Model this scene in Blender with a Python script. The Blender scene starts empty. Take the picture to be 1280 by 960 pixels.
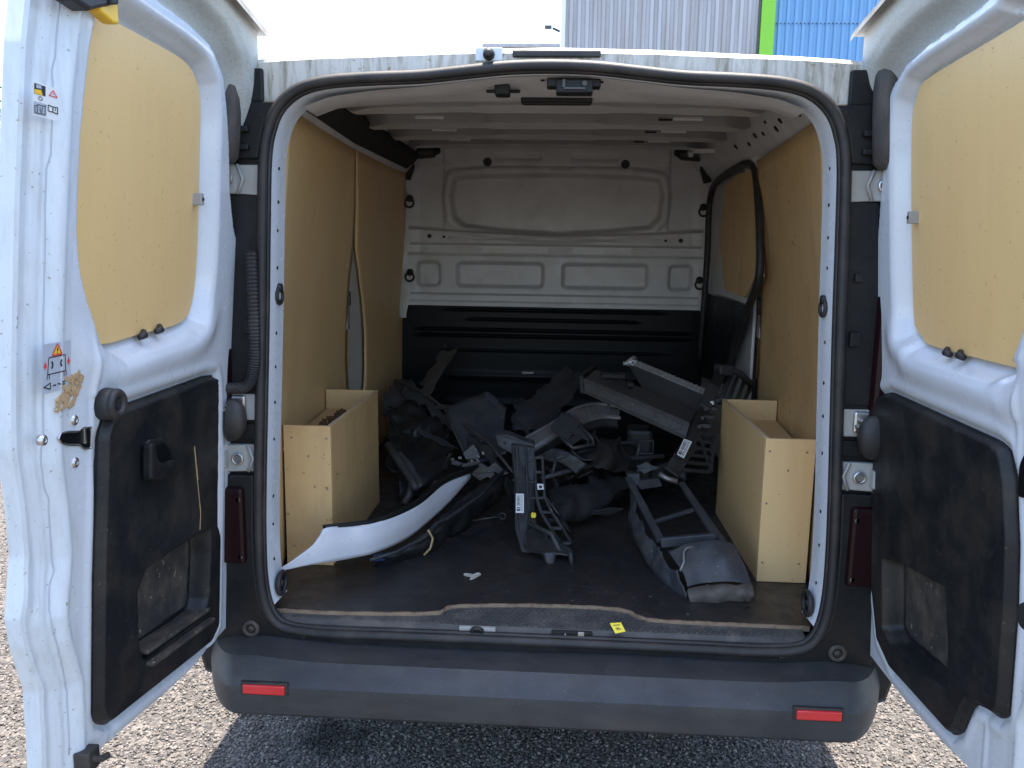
import bpy, bmesh, math, random
import numpy as np
from mathutils import Vector, Matrix, noise
random.seed(7); rng = np.random.default_rng(7)
scene = bpy.context.scene
COL = scene.collection

# ------------------------------------------------------------------ camera
cam_d = bpy.data.cameras.new('camera'); cam = bpy.data.objects.new('camera', cam_d); COL.objects.link(cam)
cam_d.sensor_width = 36.0; cam_d.lens = 28.39; cam_d.clip_start = 0.02; cam_d.clip_end = 2000
yaw, pit, rol = math.radians(-3.221), math.radians(-9.239), math.radians(0.893)
Fv = Vector((math.sin(yaw)*math.cos(pit), math.cos(yaw)*math.cos(pit), math.sin(pit)))
Rv = Fv.cross(Vector((0,0,1))).normalized(); Uv = Rv.cross(Fv)
R2 = math.cos(rol)*Rv + math.sin(rol)*Uv; U2 = -math.sin(rol)*Rv + math.cos(rol)*Uv
m3 = Matrix((R2, U2, -Fv)).transposed().to_4x4(); m3.translation = Vector((0.031, -1.941, 1.5055))
cam.matrix_world = m3
scene.camera = cam

# ------------------------------------------------------------------ sky, sun, exposure
SUN = Vector((0.05, 0.10, 1.0)).normalized()
w = bpy.data.worlds.new('World'); scene.world = w; w.use_nodes = True
nt = w.node_tree; bg = nt.nodes['Background']; sky = nt.nodes.new('ShaderNodeTexSky')
sky.sky_type = 'NISHITA'; sky.sun_disc = False
sky.sun_elevation = math.asin(SUN.z); sky.sun_rotation = math.atan2(SUN.x, SUN.y)
sky.air_density = 1.0; sky.dust_density = 1.5; sky.ozone_density = 1.0
nt.links.new(sky.outputs[0], bg.inputs[0]); bg.inputs[1].default_value = 0.15
sd = bpy.data.lights.new('sun', 'SUN'); sd.energy = 4.4; sd.angle = math.radians(0.53); sd.color = (1.0, 0.91, 0.80)
so = bpy.data.objects.new('sun', sd); COL.objects.link(so); so.location = (0, 0, 12)
so.rotation_euler = (-SUN).to_track_quat('-Z', 'Y').to_euler()
vs = scene.view_settings; vs.view_transform = 'Standard'; vs.look = 'None'; vs.exposure = 2.05; vs.gamma = 1.0
scene.render.engine = 'CYCLES'; scene.cycles.use_denoising = True
scene.cycles.max_bounces = 10; scene.cycles.diffuse_bounces = 7; scene.cycles.glossy_bounces = 4

# ------------------------------------------------------------------ materials
def mat(name, base, rough=0.5, metal=0.0, dirt=None, dirt_amt=0.0, dirt_scale=(6,6,6), speck=None, speck_amt=0.0, speck_scale=60,
        bump=0.0, bump_scale=200, var=0.0, var_scale=(8,8,8), coat=0.0, rough_var=0.0, spec=0.5):
    m = bpy.data.materials.new(name); m.use_nodes = True
    t = m.node_tree; N = t.nodes; L = t.links; b = N['Principled BSDF']
    b.inputs['Roughness'].default_value = rough; b.inputs['Metallic'].default_value = metal
    b.inputs['Specular IOR Level'].default_value = spec
    if coat: b.inputs['Coat Weight'].default_value = coat; b.inputs['Coat Roughness'].default_value = 0.08
    geo = N.new('ShaderNodeNewGeometry')
    def nz(scale, sc, detail=4, rr=0.55):
        mp = N.new('ShaderNodeMapping'); mp.inputs['Scale'].default_value = scale
        n = N.new('ShaderNodeTexNoise'); n.inputs['Scale'].default_value = sc; n.inputs['Detail'].default_value = detail
        n.inputs['Roughness'].default_value = rr
        L.new(geo.outputs['Position'], mp.inputs[0]); L.new(mp.outputs[0], n.inputs['Vector']); return n
    def ramp(sock, a, c):
        r = N.new('ShaderNodeMapRange'); r.inputs[1].default_value = a; r.inputs[2].default_value = c; L.new(sock, r.inputs[0]); r.clamp = True
        return r.outputs[0]
    def mix(fac, a, bcol):
        x = N.new('ShaderNodeMix'); x.data_type = 'RGBA'
        if isinstance(fac, float): x.inputs[0].default_value = fac
        else: L.new(fac, x.inputs[0])
        for sck, v in ((x.inputs[6], a), (x.inputs[7], bcol)):
            if isinstance(v, tuple): sck.default_value = (*v, 1)
            else: L.new(v, sck)
        return x.outputs[2]
    col = tuple(base)
    if var:
        n = nz(var_scale, 1.0, 5)
        col = mix(ramp(n.outputs['Fac'], 0.3, 0.7), tuple(c*(1-var) for c in base), tuple(min(1, c*(1+var)) for c in base))
    if dirt is not None:
        n = nz(dirt_scale, 1.0, 8, 0.65)
        f = N.new('ShaderNodeMath'); f.operation = 'MULTIPLY'; f.inputs[1].default_value = dirt_amt
        L.new(ramp(n.outputs['Fac'], 0.45, 0.72), f.inputs[0])
        col = mix(f.outputs[0], col, tuple(dirt))
    if speck is not None:
        n = nz((1,1,1), speck_scale, 2)
        f = N.new('ShaderNodeMath'); f.operation = 'MULTIPLY'; f.inputs[1].default_value = speck_amt
        L.new(ramp(n.outputs['Fac'], 0.68, 0.74), f.inputs[0])
        col = mix(f.outputs[0], col, tuple(speck))
    if isinstance(col, tuple): b.inputs['Base Color'].default_value = (*col, 1)
    else: L.new(col, b.inputs['Base Color'])
    if rough_var:
        n = nz((1,1,1), 18, 6)
        r = N.new('ShaderNodeMapRange'); r.inputs[1].default_value = 0.3; r.inputs[2].default_value = 0.7
        r.inputs[3].default_value = max(0.02, rough-rough_var); r.inputs[4].default_value = min(1, rough+rough_var)
        L.new(n.outputs['Fac'], r.inputs[0]); L.new(r.outputs[0], b.inputs['Roughness'])
    if bump:
        n = nz((1,1,1), bump_scale, 3)
        bp = N.new('ShaderNodeBump'); bp.inputs['Strength'].default_value = bump; bp.inputs['Distance'].default_value = 0.002
        L.new(n.outputs['Fac'], bp.inputs['Height']); L.new(bp.outputs[0], b.inputs['Normal'])
    return m

M = {}
M['paint'] = mat('white_paint', (.61,.65,.695), .24, dirt=(.46,.43,.38), dirt_amt=.14, dirt_scale=(9,9,3), speck=(.30,.25,.2), speck_amt=.5, speck_scale=150, coat=.4, rough_var=.08, bump=.03, bump_scale=12)
M['paint_grime'] = mat('grimy_white_paint', (.54,.525,.475), .5, dirt=(.17,.145,.075), dirt_amt=1.0, dirt_scale=(75,60,9), speck=(.22,.15,.08), speck_amt=.8, speck_scale=60, var=.12, var_scale=(10,10,10))
M['paint_edge'] = mat('scuffed_edge_paint', (.56,.60,.63), .34, dirt=(.36,.36,.33), dirt_amt=.35, dirt_scale=(70,70,14), speck=(.22,.19,.15), speck_amt=.7, speck_scale=120, coat=.2)
M['paint_gutter'] = mat('dusty_gutter_paint', (.40,.41,.385), .6, dirt=(.25,.245,.20), dirt_amt=.6, dirt_scale=(130,130,220), speck=(.17,.16,.11), speck_amt=.7, speck_scale=190, var=.10, var_scale=(5,5,9))
M['inner'] = mat('inner_white_paint', (.585,.58,.58), .38, dirt=(.30,.26,.22), dirt_amt=.35, dirt_scale=(7,7,7), rough_var=.1)
M['ply'] = mat('plywood_face', (.74,.515,.25), .5, dirt=(.62,.42,.19), dirt_amt=.28, dirt_scale=(7,5,1.6), speck=(.30,.17,.075), speck_amt=.75, speck_scale=85, var=.025, var_scale=(40,40,2), bump=.05, bump_scale=150)
M['ply_door'] = mat('door_board_face', (.76,.515,.225), .42, dirt=(.66,.44,.18), dirt_amt=.3, dirt_scale=(3,5,2), speck=(.33,.19,.08), speck_amt=.6, speck_scale=120, var=.02, var_scale=(30,30,1.2))
M['ply_worn'] = mat('worn_plywood_face', (.67,.455,.215), .55, dirt=(.42,.25,.11), dirt_amt=.42, dirt_scale=(7,7,5), speck=(.18,.09,.045), speck_amt=.85, speck_scale=50, var=.04, var_scale=(40,40,2), bump=.05, bump_scale=150)
M['ply_edge'] = mat('plywood_cut_edge', (.30,.215,.145), .8, dirt=(.16,.10,.06), dirt_amt=.8, dirt_scale=(60,20,90))
M['floor'] = mat('coated_floor', (.022,.021,.022), .42, dirt=(.085,.072,.065), dirt_amt=.4, dirt_scale=(5,3,5), speck=(.28,.24,.2), speck_amt=.6, speck_scale=110, bump=.25, bump_scale=260, rough_var=.15)
M['plastic'] = mat('black_plastic', (.007,.008,.009), .5, spec=.3, dirt=(.05,.045,.04), dirt_amt=.25, dirt_scale=(9,9,9), speck=(.2,.17,.13), speck_amt=.25, speck_scale=170, bump=.25, bump_scale=420, rough_var=.1)
M['plastic_grey'] = mat('weathered_grey_plastic', (.026,.029,.034), .52, dirt=(.085,.08,.072), dirt_amt=.35, dirt_scale=(4,9,14), speck=(.16,.15,.14), speck_amt=.3, speck_scale=160, bump=.3, bump_scale=350, rough_var=.1, var=.2, var_scale=(9,9,3))
M['trim'] = mat('door_trim_plastic', (.008,.0095,.011), .45, spec=.35, dirt=(.13,.11,.085), dirt_amt=.22, dirt_scale=(7,7,7), speck=(.2,.17,.13), speck_amt=.3, speck_scale=150, bump=.25, bump_scale=300, rough_var=.1)
M['trim_dusty'] = mat('dusty_pocket_plastic', (.035,.034,.033), .6, dirt=(.17,.145,.115), dirt_amt=.5, dirt_scale=(40,18,14), speck=(.5,.45,.36), speck_amt=.6, speck_scale=90)
M['rubber'] = mat('black_rubber', (.016,.016,.017), .55, dirt=(.12,.10,.08), dirt_amt=.3, dirt_scale=(9,9,9), bump=.2, bump_scale=150)
M['rubber_dusty'] = mat('dusty_rubber', (.04,.036,.033), .65, dirt=(.14,.11,.08), dirt_amt=.6, dirt_scale=(30,30,8))
M['metal'] = mat('bare_steel', (.55,.55,.54), .38, 1.0, dirt=(.25,.2,.15), dirt_amt=.4, dirt_scale=(20,20,20))
M['hinge'] = mat('painted_hinge', (.33,.33,.315), .42, dirt=(.27,.23,.17), dirt_amt=.6, dirt_scale=(14,14,14), speck=(.2,.16,.1), speck_amt=.5, speck_scale=80)
M['black'] = mat('black_gloss_steel', (.004,.005,.006), .42, spec=.2)
M['torn'] = mat('torn_step_plastic', (.048,.052,.056), .6, dirt=(.10,.095,.085), dirt_amt=.5, dirt_scale=(40,40,40))
M['tread'] = mat('worn_tread_plastic', (.065,.064,.064), .6, dirt=(.19,.165,.14), dirt_amt=.6, dirt_scale=(14,14,14))
M['alu_bright'] = mat('bright_fin_edge', (.62,.61,.60), .5, .5, dirt=(.25,.22,.2), dirt_amt=.5, dirt_scale=(60,60,60))
M['pale_edge'] = mat('pale_board_edge', (.66,.50,.32), .8, dirt=(.4,.27,.15), dirt_amt=.4, dirt_scale=(40,40,40))
M['shade_grey'] = mat('shade_grey_roof_skin', (.23,.225,.225), .7, dirt=(.16,.15,.14), dirt_amt=.4, dirt_scale=(8,8,8))  # darker grey stands in for shade between the bows and on their rear faces
M['lip'] = mat('dirty_lip_edge', (.26,.25,.23), .7, dirt=(.13,.12,.09), dirt_amt=.8, dirt_scale=(20,20,20))
M['red'] = mat('red_lens', (.55,.02,.025), .18, coat=.5, dirt=(.2,.05,.05), dirt_amt=.2)
M['dark_red'] = mat('dark_red_lens', (.011,.0015,.0025), .45, spec=.25)
M['skin'] = mat('silver_white_bumper_paint', (.66,.68,.74), .22, dirt=(.4,.38,.36), dirt_amt=.15, dirt_scale=(9,9,9), coat=.5, speck=(.2,.2,.2), speck_amt=.3, speck_scale=90)
M['scrap'] = mat('dusty_black_scrap', (.009,.010,.011), .5, dirt=(.05,.046,.042), dirt_amt=.45, dirt_scale=(11,11,11), speck=(.3,.27,.24), speck_amt=.45, speck_scale=120, bump=.4, bump_scale=60, rough_var=.15)
M['scrap_grey'] = mat('dusty_grey_scrap', (.030,.032,.036), .5, dirt=(.075,.07,.064), dirt_amt=.5, dirt_scale=(12,12,12), speck=(.35,.3,.26), speck_amt=.5, speck_scale=120, bump=.3, bump_scale=80, rough_var=.15)
M['liner'] = mat('felt_arch_liner', (.010,.010,.011), .85, dirt=(.04,.037,.034), dirt_amt=.5, dirt_scale=(14,14,14), bump=.9, bump_scale=120)
M['undertray'] = mat('faded_undertray', (.040,.045,.053), .5, dirt=(.10,.086,.075), dirt_amt=.55, dirt_scale=(9,9,9), speck=(.42,.38,.33), speck_amt=.5, speck_scale=100, rough_var=.1)
M['mudlip'] = mat('muddy_undertray_lip', (.07,.062,.054), .8, dirt=(.17,.145,.12), dirt_amt=.7, dirt_scale=(20,20,20), bump=.7, bump_scale=60)
M['alu'] = mat('dull_aluminium', (.30,.29,.285), .45, .7, dirt=(.15,.13,.12), dirt_amt=.6, dirt_scale=(16,16,16))
M['core'] = mat('radiator_fins', (.085,.083,.083), .55, .5, dirt=(.10,.09,.085), dirt_amt=.6, dirt_scale=(9,9,9), bump=.8, bump_scale=260)
M['tank'] = mat('dusty_cooler_body', (.075,.073,.072), .5, .3, dirt=(.13,.118,.108), dirt_amt=.6, dirt_scale=(18,18,18), speck=(.45,.4,.36), speck_amt=.6, speck_scale=70)
M['label'] = mat('label_white', (.74,.74,.72), .5)
M['ink'] = mat('label_ink', (.03,.03,.035), .6)
M['sgrey'] = mat('sticker_grey', (.42,.45,.50), .45)
M['sred'] = mat('sticker_red', (.70,.06,.06), .45)
M['syel'] = mat('sticker_yellow', (.85,.50,.03), .45)
M['yellow'] = mat('yellow_plastic', (.80,.48,.03), .4, dirt=(.35,.2,.03), dirt_amt=.2)
M['tag'] = mat('yellow_tag', (.85,.68,.03), .5)
M['paper'] = mat('torn_paper', (.62,.58,.50), .9, dirt=(.3,.24,.17), dirt_amt=.5, dirt_scale=(60,60,60))
M['sawdust'] = mat('brown_debris', (.15,.075,.035), .95, var=.3, var_scale=(90,90,90))
M['mud'] = mat('dried_mud', (.42,.29,.15), .9, dirt=(.2,.12,.06), dirt_amt=.5, dirt_scale=(60,60,60), bump=.6, bump_scale=90)
M['green'] = mat('green_trim_sheet', (.22,.56,.03), .4)
M['bluesheet'] = mat('blue_cladding', (.165,.35,.58), .42, var=.06, var_scale=(3,3,.2), dirt=(.07,.2,.38), dirt_amt=.3, dirt_scale=(5,5,.3))
M['greysheet'] = mat('grey_cladding', (.43,.43,.44), .5, var=.05, var_scale=(3,3,.2), dirt=(.27,.24,.21), dirt_amt=.75, dirt_scale=(7,7,.3))
M['dirtline'] = mat('dark_hole', (.01,.01,.01), .8)
M['glass'] = mat('cab_glass', (.02,.025,.03), .05)
M['foam'] = mat('black_foam', (.012,.012,.013), .95, bump=.6, bump_scale=60)

# ------------------------------------------------------------------ object helpers
def tag(o, label=None, cat=None, group=None, kind=None):
    if label: o['label'] = label
    if cat: o['category'] = cat
    if group: o['group'] = group
    if kind: o['kind'] = kind
    return o
def empty(name, loc=(0,0,0), **k):
    o = bpy.data.objects.new(name, None); COL.objects.link(o); o.location = loc; o.empty_display_size = .1
    return tag(o, **k)
def mesh_obj(name, V, F, mats, parent=None, smooth=False, mi=None, bevel=0, **k):
    me = bpy.data.meshes.new(name); me.from_pydata([tuple(map(float, v)) for v in V], [], [tuple(f) for f in F])
    mats = mats if isinstance(mats, (list, tuple)) else [mats]
    for m in mats: me.materials.append(M[m] if isinstance(m, str) else m)
    if mi is not None: me.polygons.foreach_set('material_index', mi)
    if smooth: me.polygons.foreach_set('use_smooth', [True]*len(me.polygons))
    me.update(); o = bpy.data.objects.new(name, me); COL.objects.link(o)
    fix_normals(me)
    if parent is not None: put(o, parent)
    if bevel:
        b = o.modifiers.new('bevel', 'BEVEL'); b.width = bevel; b.segments = 2; b.limit_method = 'ANGLE'; b.angle_limit = math.radians(35)
    return tag(o, **k)
def fix_normals(me):
    bm = bmesh.new(); bm.from_mesh(me); bmesh.ops.recalc_face_normals(bm, faces=bm.faces); bm.to_mesh(me); bm.free()
def put(o, parent):                       # parent while keeping the world place
    root = Vector((0,0,0)); p = parent
    while p is not None: root += p.location; p = p.parent
    o.parent = parent; o.location = Vector(o.location) - root
class MB:
    def __init__(s): s.V = []; s.F = []; s.I = []; s.cur = 0
    def add(s, V, F):
        n = len(s.V); s.V += [tuple(v) for v in V]; s.F += [tuple(i+n for i in f) for f in F]; s.I += [s.cur]*len(F); return s
    def box(s, c, d, rot=None):
        c = Vector(c); R = rot if rot is not None else Matrix.Identity(3)
        P = [c + R @ Vector((x*d[0]/2, y*d[1]/2, z*d[2]/2)) for x in (-1,1) for y in (-1,1) for z in (-1,1)]
        return s.add(P, [(0,1,3,2),(4,6,7,5),(0,4,5,1),(2,3,7,6),(0,2,6,4),(1,5,7,3)])
    def hexa(s, P):                       # 8 points, bottom ring then top ring
        return s.add(P, [(0,1,2,3),(7,6,5,4),(0,4,5,1),(1,5,6,2),(2,6,7,3),(3,7,4,0)])
    def bar(s, a, b, w, h, up=(0,0,1)):
        a = Vector(a); b = Vector(b); d = (b-a); l = d.length; d.normalize(); u = Vector(up); x = d.cross(u)
        if x.length < 1e-4: x = d.cross(Vector((1,0,0)))
        x.normalize(); u = x.cross(d)
        return s.box((a+b)/2, (w, l, h), Matrix((x, d, u)).transposed())
    def cyl(s, a, b, r, r2=None, n=16, cap=True):
        a = Vector(a); b = Vector(b); d = (b-a).normalized(); x = d.orthogonal().normalized(); y = d.cross(x); r2 = r if r2 is None else r2
        V = [a + r*(math.cos(t)*x + math.sin(t)*y) for t in [2*math.pi*i/n for i in range(n)]] + [b + r2*(math.cos(t)*x + math.sin(t)*y) for t in [2*math.pi*i/n for i in range(n)]]
        F = [(i, (i+1) % n, n+(i+1) % n, n+i) for i in range(n)]
        if cap: F += [tuple(range(n))[::-1], tuple(range(n, 2*n))]
        return s.add(V, F)
    def tube(s, path, r, n=8, closed=False, flat=None):
        P = [Vector(p) for p in path]; k = len(P); V = []; F = []; px = None
        rr = r if isinstance(r, (list, tuple)) else [r]*k
        for i in range(k):
            a = P[(i-1) % k] if (closed or i > 0) else P[i]; b = P[(i+1) % k] if (closed or i < k-1) else P[i]
            d = (b-a).normalized()
            if px is None: px = d.orthogonal().normalized()
            px = (px - d*px.dot(d))
            if px.length < 1e-5: px = d.orthogonal()
            px.normalize(); py = d.cross(px)
            for j in range(n):
                t = 2*math.pi*j/n; V.append(P[i] + rr[i]*(math.cos(t)*px + math.sin(t)*py))
        m = k if closed else k-1
        for i in range(m):
            for j in range(n):
                a = i*n; b = ((i+1) % k)*n; F.append((a+j, a+(j+1) % n, b+(j+1) % n, b+j))
        if not closed: F += [tuple(range(n))[::-1], tuple(range((k-1)*n, k*n))]
        return s.add(V, F)
    def torus(s, c, ax, R, r, n=24, m=8):
        c = Vector(c); ax = Vector(ax).normalized(); x = ax.orthogonal().normalized(); y = ax.cross(x)
        return s.tube([c + R*(math.cos(2*math.pi*i/n)*x + math.sin(2*math.pi*i/n)*y) for i in range(n)], r, m, True)
    def prism(s, poly, off):              # planar polygon (3D points) extruded by a vector
        n = len(poly); off = Vector(off); P = [Vector(p) for p in poly]
        return s.add(P + [p+off for p in P], [tuple(range(n))[::-1], tuple(range(n, 2*n))] + [(i, (i+1) % n, n+(i+1) % n, n+i) for i in range(n)])
    def quad(s, *P): return s.add(P, [tuple(range(len(P)))])
    def build(s, name, mats, parent=None, smooth=False, bevel=0, **k):
        return mesh_obj(name, s.V, s.F, mats, parent, smooth, s.I, bevel, **k)
def smooth_by_angle(o, deg=40):
    me = o.data; me.polygons.foreach_set('use_smooth', [True]*len(me.polygons))
    bm = bmesh.new(); bm.from_mesh(me)
    for e in bm.edges:
        if len(e.link_faces) == 2 and e.calc_face_angle(0) > math.radians(deg): e.smooth = False
    bm.to_mesh(me); bm.free(); return o
def catmull(P, n):
    P = np.asarray(P, float); k = len(P)
    if k == 2: t = np.linspace(0, 1, n)[:, None]; return P[0]*(1-t) + P[1]*t
    Q = np.vstack([2*P[0]-P[1], P, 2*P[-1]-P[-2]]); out = []
    for u in np.linspace(0, k-1, n):
        i = min(int(u), k-2); t = u-i; a, b, c, d = Q[i:i+4]
        out.append(.5*((2*b) + (-a+c)*t + (2*a-5*b+4*c-d)*t*t + (-a+3*b-3*c+d)*t**3))
    return np.array(out)
def sheet(name, rows, mats, parent=None, nu=24, nv=8, thick=.003, crumple=0, cs=9, smooth=True, holes=None, ragged=0, **k):
    R = [catmull(r, nu) for r in rows]; R = np.array(R)
    G = np.array([catmull(R[:, i], nv) for i in range(nu)])      # nu x nv x 3
    if crumple:
        for i in range(nu):
            for j in range(nv):
                v = noise.noise_vector(Vector(G[i, j])*cs); G[i, j] += crumple*np.array(v)
    V = G.reshape(-1, 3)
    def torn(i, j):                       # bites out of the edges
        e = min(i, nu-2-i, (j+.0)*1.6, (nv-2-j)*1.6)/max(nu, nv)
        return ragged and e < ragged*(.5+noise.noise(Vector(G[i, j])*23))
    F = [(i*nv+j, (i+1)*nv+j, (i+1)*nv+j+1, i*nv+j+1) for i in range(nu-1) for j in range(nv-1) if not torn(i, j)]
    o = mesh_obj(name, V, F, mats, parent, smooth, **k)
    sm = o.modifiers.new('thickness', 'SOLIDIFY'); sm.thickness = thick; sm.offset = 0
    return o
def ss(a, b, x): t = np.clip((np.asarray(x, float)-a)/(b-a), 0, 1); return t*t*(3-2*t)
def sdpoly(poly, X, Y):                   # signed distance, negative inside
    P = np.asarray(poly, float); d = np.full(np.shape(X), 1e9); s = np.ones(np.shape(X)); n = len(P); j = n-1
    for i in range(n):
        ex, ey = P[j]-P[i]; wx = X-P[i, 0]; wy = Y-P[i, 1]
        t = np.clip((wx*ex+wy*ey)/(ex*ex+ey*ey+1e-12), 0, 1)
        d = np.minimum(d, (wx-ex*t)**2+(wy-ey*t)**2)
        c1 = Y >= P[i, 1]; c2 = Y < P[j, 1]; c3 = ex*wy > ey*wx
        s = np.where((c1 & c2 & c3) | (~c1 & ~c2 & ~c3), -s, s); j = i
    return s*np.sqrt(d)
def round_poly(P, r, n=5):                # fillet every corner of a 2D polygon
    P = [Vector(p) for p in P]; out = []
    for i in range(len(P)):
        a, b, c = P[i-1], P[i], P[(i+1) % len(P)]; ra = min(r, (a-b).length*.48); rc = min(r, (c-b).length*.48)
        p = b+(a-b).normalized()*ra; q = b+(c-b).normalized()*rc
        for k in range(n+1):
            t = k/n; out.append(tuple((1-t)**2*p + 2*t*(1-t)*b + t*t*q))
    return out
def resample(P, n, closed=True):
    P = np.asarray(P, float); Q = np.vstack([P, P[:1]]) if closed else P
    L = np.concatenate([[0], np.cumsum(np.linalg.norm(np.diff(Q, axis=0), axis=1))]); u = np.linspace(0, L[-1], n, endpoint=not closed)
    return np.stack([np.interp(u, L, Q[:, k]) for k in range(Q.shape[1])], 1)
def gridfaces(nu, nv): return [(i*nv+j, (i+1)*nv+j, (i+1)*nv+j+1, i*nv+j+1) for i in range(nu-1) for j in range(nv-1)]
def copy_obj(o, loc, parent):
    c = o.copy(); COL.objects.link(c); c.parent = parent; c.location = loc; return c

# ================================================================== VAN
van = empty('van', (0, 2.2, 0), label='white panel van with rear doors wide open and a plywood lined cargo bay', cat='van')
half = [(0,1.927),(.10,1.924),(.20,1.914),(.30,1.904),(.42,1.899),(.52,1.891),(.585,1.873),(.632,1.836),(.658,1.785),(.672,1.715),(.681,1.55),(.690,1.347),(.703,1.10),(.711,.95),(.717,.80),(.717,.68),(.706,.60),(.682,.553),(.64,.533),(.55,.526),(.40,.527),(.2,.528),(0,.528)]
loop = [(-x, z) for x, z in half[::-1]] + half[1:-1]             # bottom centre, up the left, over, down the right
loopS = catmull(np.array([(x, 0, z) for x, z in loop+loop[:1]]), 260)[:-1]
def path_x(z): 
    s = [(x, zz) for x, zz in half if x > .55 and zz > .56][::-1]
    return float(np.interp(z, [a[1] for a in s], [a[0] for a in s]))
def path_z(x):
    s = [(xx, zz) for xx, zz in half[:9]]; return float(np.interp(abs(x), [a[0] for a in s], [a[1] for a in s]))

# outer body: cross sections along the length
def section(y, zt, k=1.0, zb=.36):
    base = [(0,1.968),(.24,1.963),(.42,1.955),(.55,1.950),(.66,1.943),(.735,1.934),(.80,1.72),(.89,1.25),(.93,.95),(.93,.6),(.88,.40),(.78,zb)]
    return [(x*k, y, zb+(z-zb)*(zt-zb)/(1.968-zb)) for x, z in base]
secs = [section(0.0,1.968), section(.25,2.02), section(.9,2.105), section(1.6,2.14), section(2.35,2.15), section(2.9,2.10), section(3.4,1.80,.97), section(3.9,1.30,.95), section(4.5,1.08,.88), section(4.72,.85,.75)]
V = []; F = []
full = [[(-x, y, z) for x, y, z in s[::-1]] + s[1:] for s in secs]; n = len(full[0])
for s in full: V += s
for i in range(len(full)-1):
    for j in range(n-1): F.append((i*n+j, i*n+j+1, (i+1)*n+j+1, (i+1)*n+j))
    F.append((i*n+n-1, i*n, (i+1)*n, (i+1)*n+n-1))
F.append(tuple(range((len(full)-1)*n, len(full)*n)))
smooth_by_angle(mesh_obj('body', V, F, 'paint', van), 35)
windscreen = MB(); windscreen.prism([(-.70,3.02,2.02),(.70,3.02,2.02),(.80,3.86,1.36),(-.80,3.86,1.36)], (0,.02,.025)); windscreen.build('windscreen', 'glass', van)
# rear frame ring round the opening
cen = np.array([0, 1.2]); out = np.array([(x, z) for x, _, z in full[0]])
def ray(poly, a):
    d = np.array([math.cos(a), math.sin(a)]); best = None; k = len(poly)
    for i in range(k):
        p, q = poly[i]-cen, poly[(i+1) % k]-cen; e = q-p; det = d[0]*-e[1]+d[1]*e[0]
        if abs(det) < 1e-9: continue
        t = (p[0]*-e[1]+p[1]*e[0])/det; u = (d[0]*p[1]-d[1]*p[0])/det
        if t > 0 and -1e-6 <= u <= 1+1e-6 and (best is None or t > best): best = t
    return cen+d*best
inn = np.array([(p[0], p[2]) for p in loopS]); K = 240
V = []; F = []
for i in range(K):
    a = 2*math.pi*i/K; o_, i_ = ray(out, a), ray(inn, a)
    o2 = o_ + (i_-o_)*min(.012/np.linalg.norm(i_-o_), .3)
    V += [(o_[0], .0, o_[1]), (o2[0], -.008, o2[1]), (i_[0], -.008, i_[1]), (i_[0], .03, i_[1])]
for i in range(K):
    a, b = i*4, ((i+1) % K)*4
    for j in range(3): F.append((a+j, a+j+1, b+j+1, b+j))
mi = []
for f in F:
    z = sum(V[v][2] for v in f)/4; mi.append(0 if z > 1.85 else 1)
smooth_by_angle(mesh_obj('rear_frame', V, F, ['paint_grime', 'plastic'], van, mi=mi), 30)
# weather seal: one tube with a lip, all round the opening
sl = MB()
P0 = [(p[0], -.016, p[2]) for p in loopS]
sl.tube(P0, .0125, 10, True)
nrm = []
for i in range(len(loopS)):
    t = loopS[(i+1) % len(loopS)]-loopS[i-1]; t /= np.linalg.norm(t); nrm.append((t[2], -t[0]))   # inward (path runs clockwise seen from -y)
def off(i, d): return (loopS[i][0]+nrm[i][0]*d, loopS[i][2]+nrm[i][1]*d)
test = off(len(loopS)//4, .05); sgn_in = 1 if abs(test[0]) < abs(loopS[len(loopS)//4][0]) else -1
def inset(d): return [(p[0]+sgn_in*d*q[0], p[2]+sgn_in*d*q[1]) for p, q in zip(loopS, nrm)]
a = inset(.008); sl.tube([(x, -.004, z) for x, z in a], .009, 8, True)
sl.build('door_seal', 'rubber', van, True)
# white door jamb inside the seal: sides and top
prof = [(.008,-.004),(.0135,.004),(.017,.06),(.020,.085),(.012,.095),(-.02,.10)]
rings = [inset(d) for d, _ in prof]
idx = [i for i in range(len(loopS)) if loopS[i][2] > .585]
st = [k for k in range(len(idx)) if idx[k]-idx[k-1] != 1 and k > 0]
if st: idx = idx[st[0]:]+idx[:st[0]]
V = [(rings[j][i][0], prof[j][1], rings[j][i][1]) for i in idx for j in range(len(prof))]
smooth_by_angle(mesh_obj('door_jamb', V, gridfaces(len(idx), len(prof)), 'paint', van, True), 40)
# punched holes in the jamb and the sleeve screws
hb = MB(); hb.cyl((0,-.001,0), (0,.001,0), .0042, n=8); h0 = None
for sx in (-1, 1):
    for z in (.70,.80,.88,1.02,1.13,1.21,1.30,1.47,1.55,1.63,1.70):
        x = sx*(path_x(z)-.0165); yy = .045
        if h0 is None: h0 = mesh_obj('jamb_hole', [(q[1], q[0], q[2]) for q in hb.V], hb.F, 'dirtline', van); h0.location = (x, yy-2.2, z)
        else: copy_obj(h0, (x, yy-2.2, z+random.uniform(-.012,.012)), van)

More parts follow.
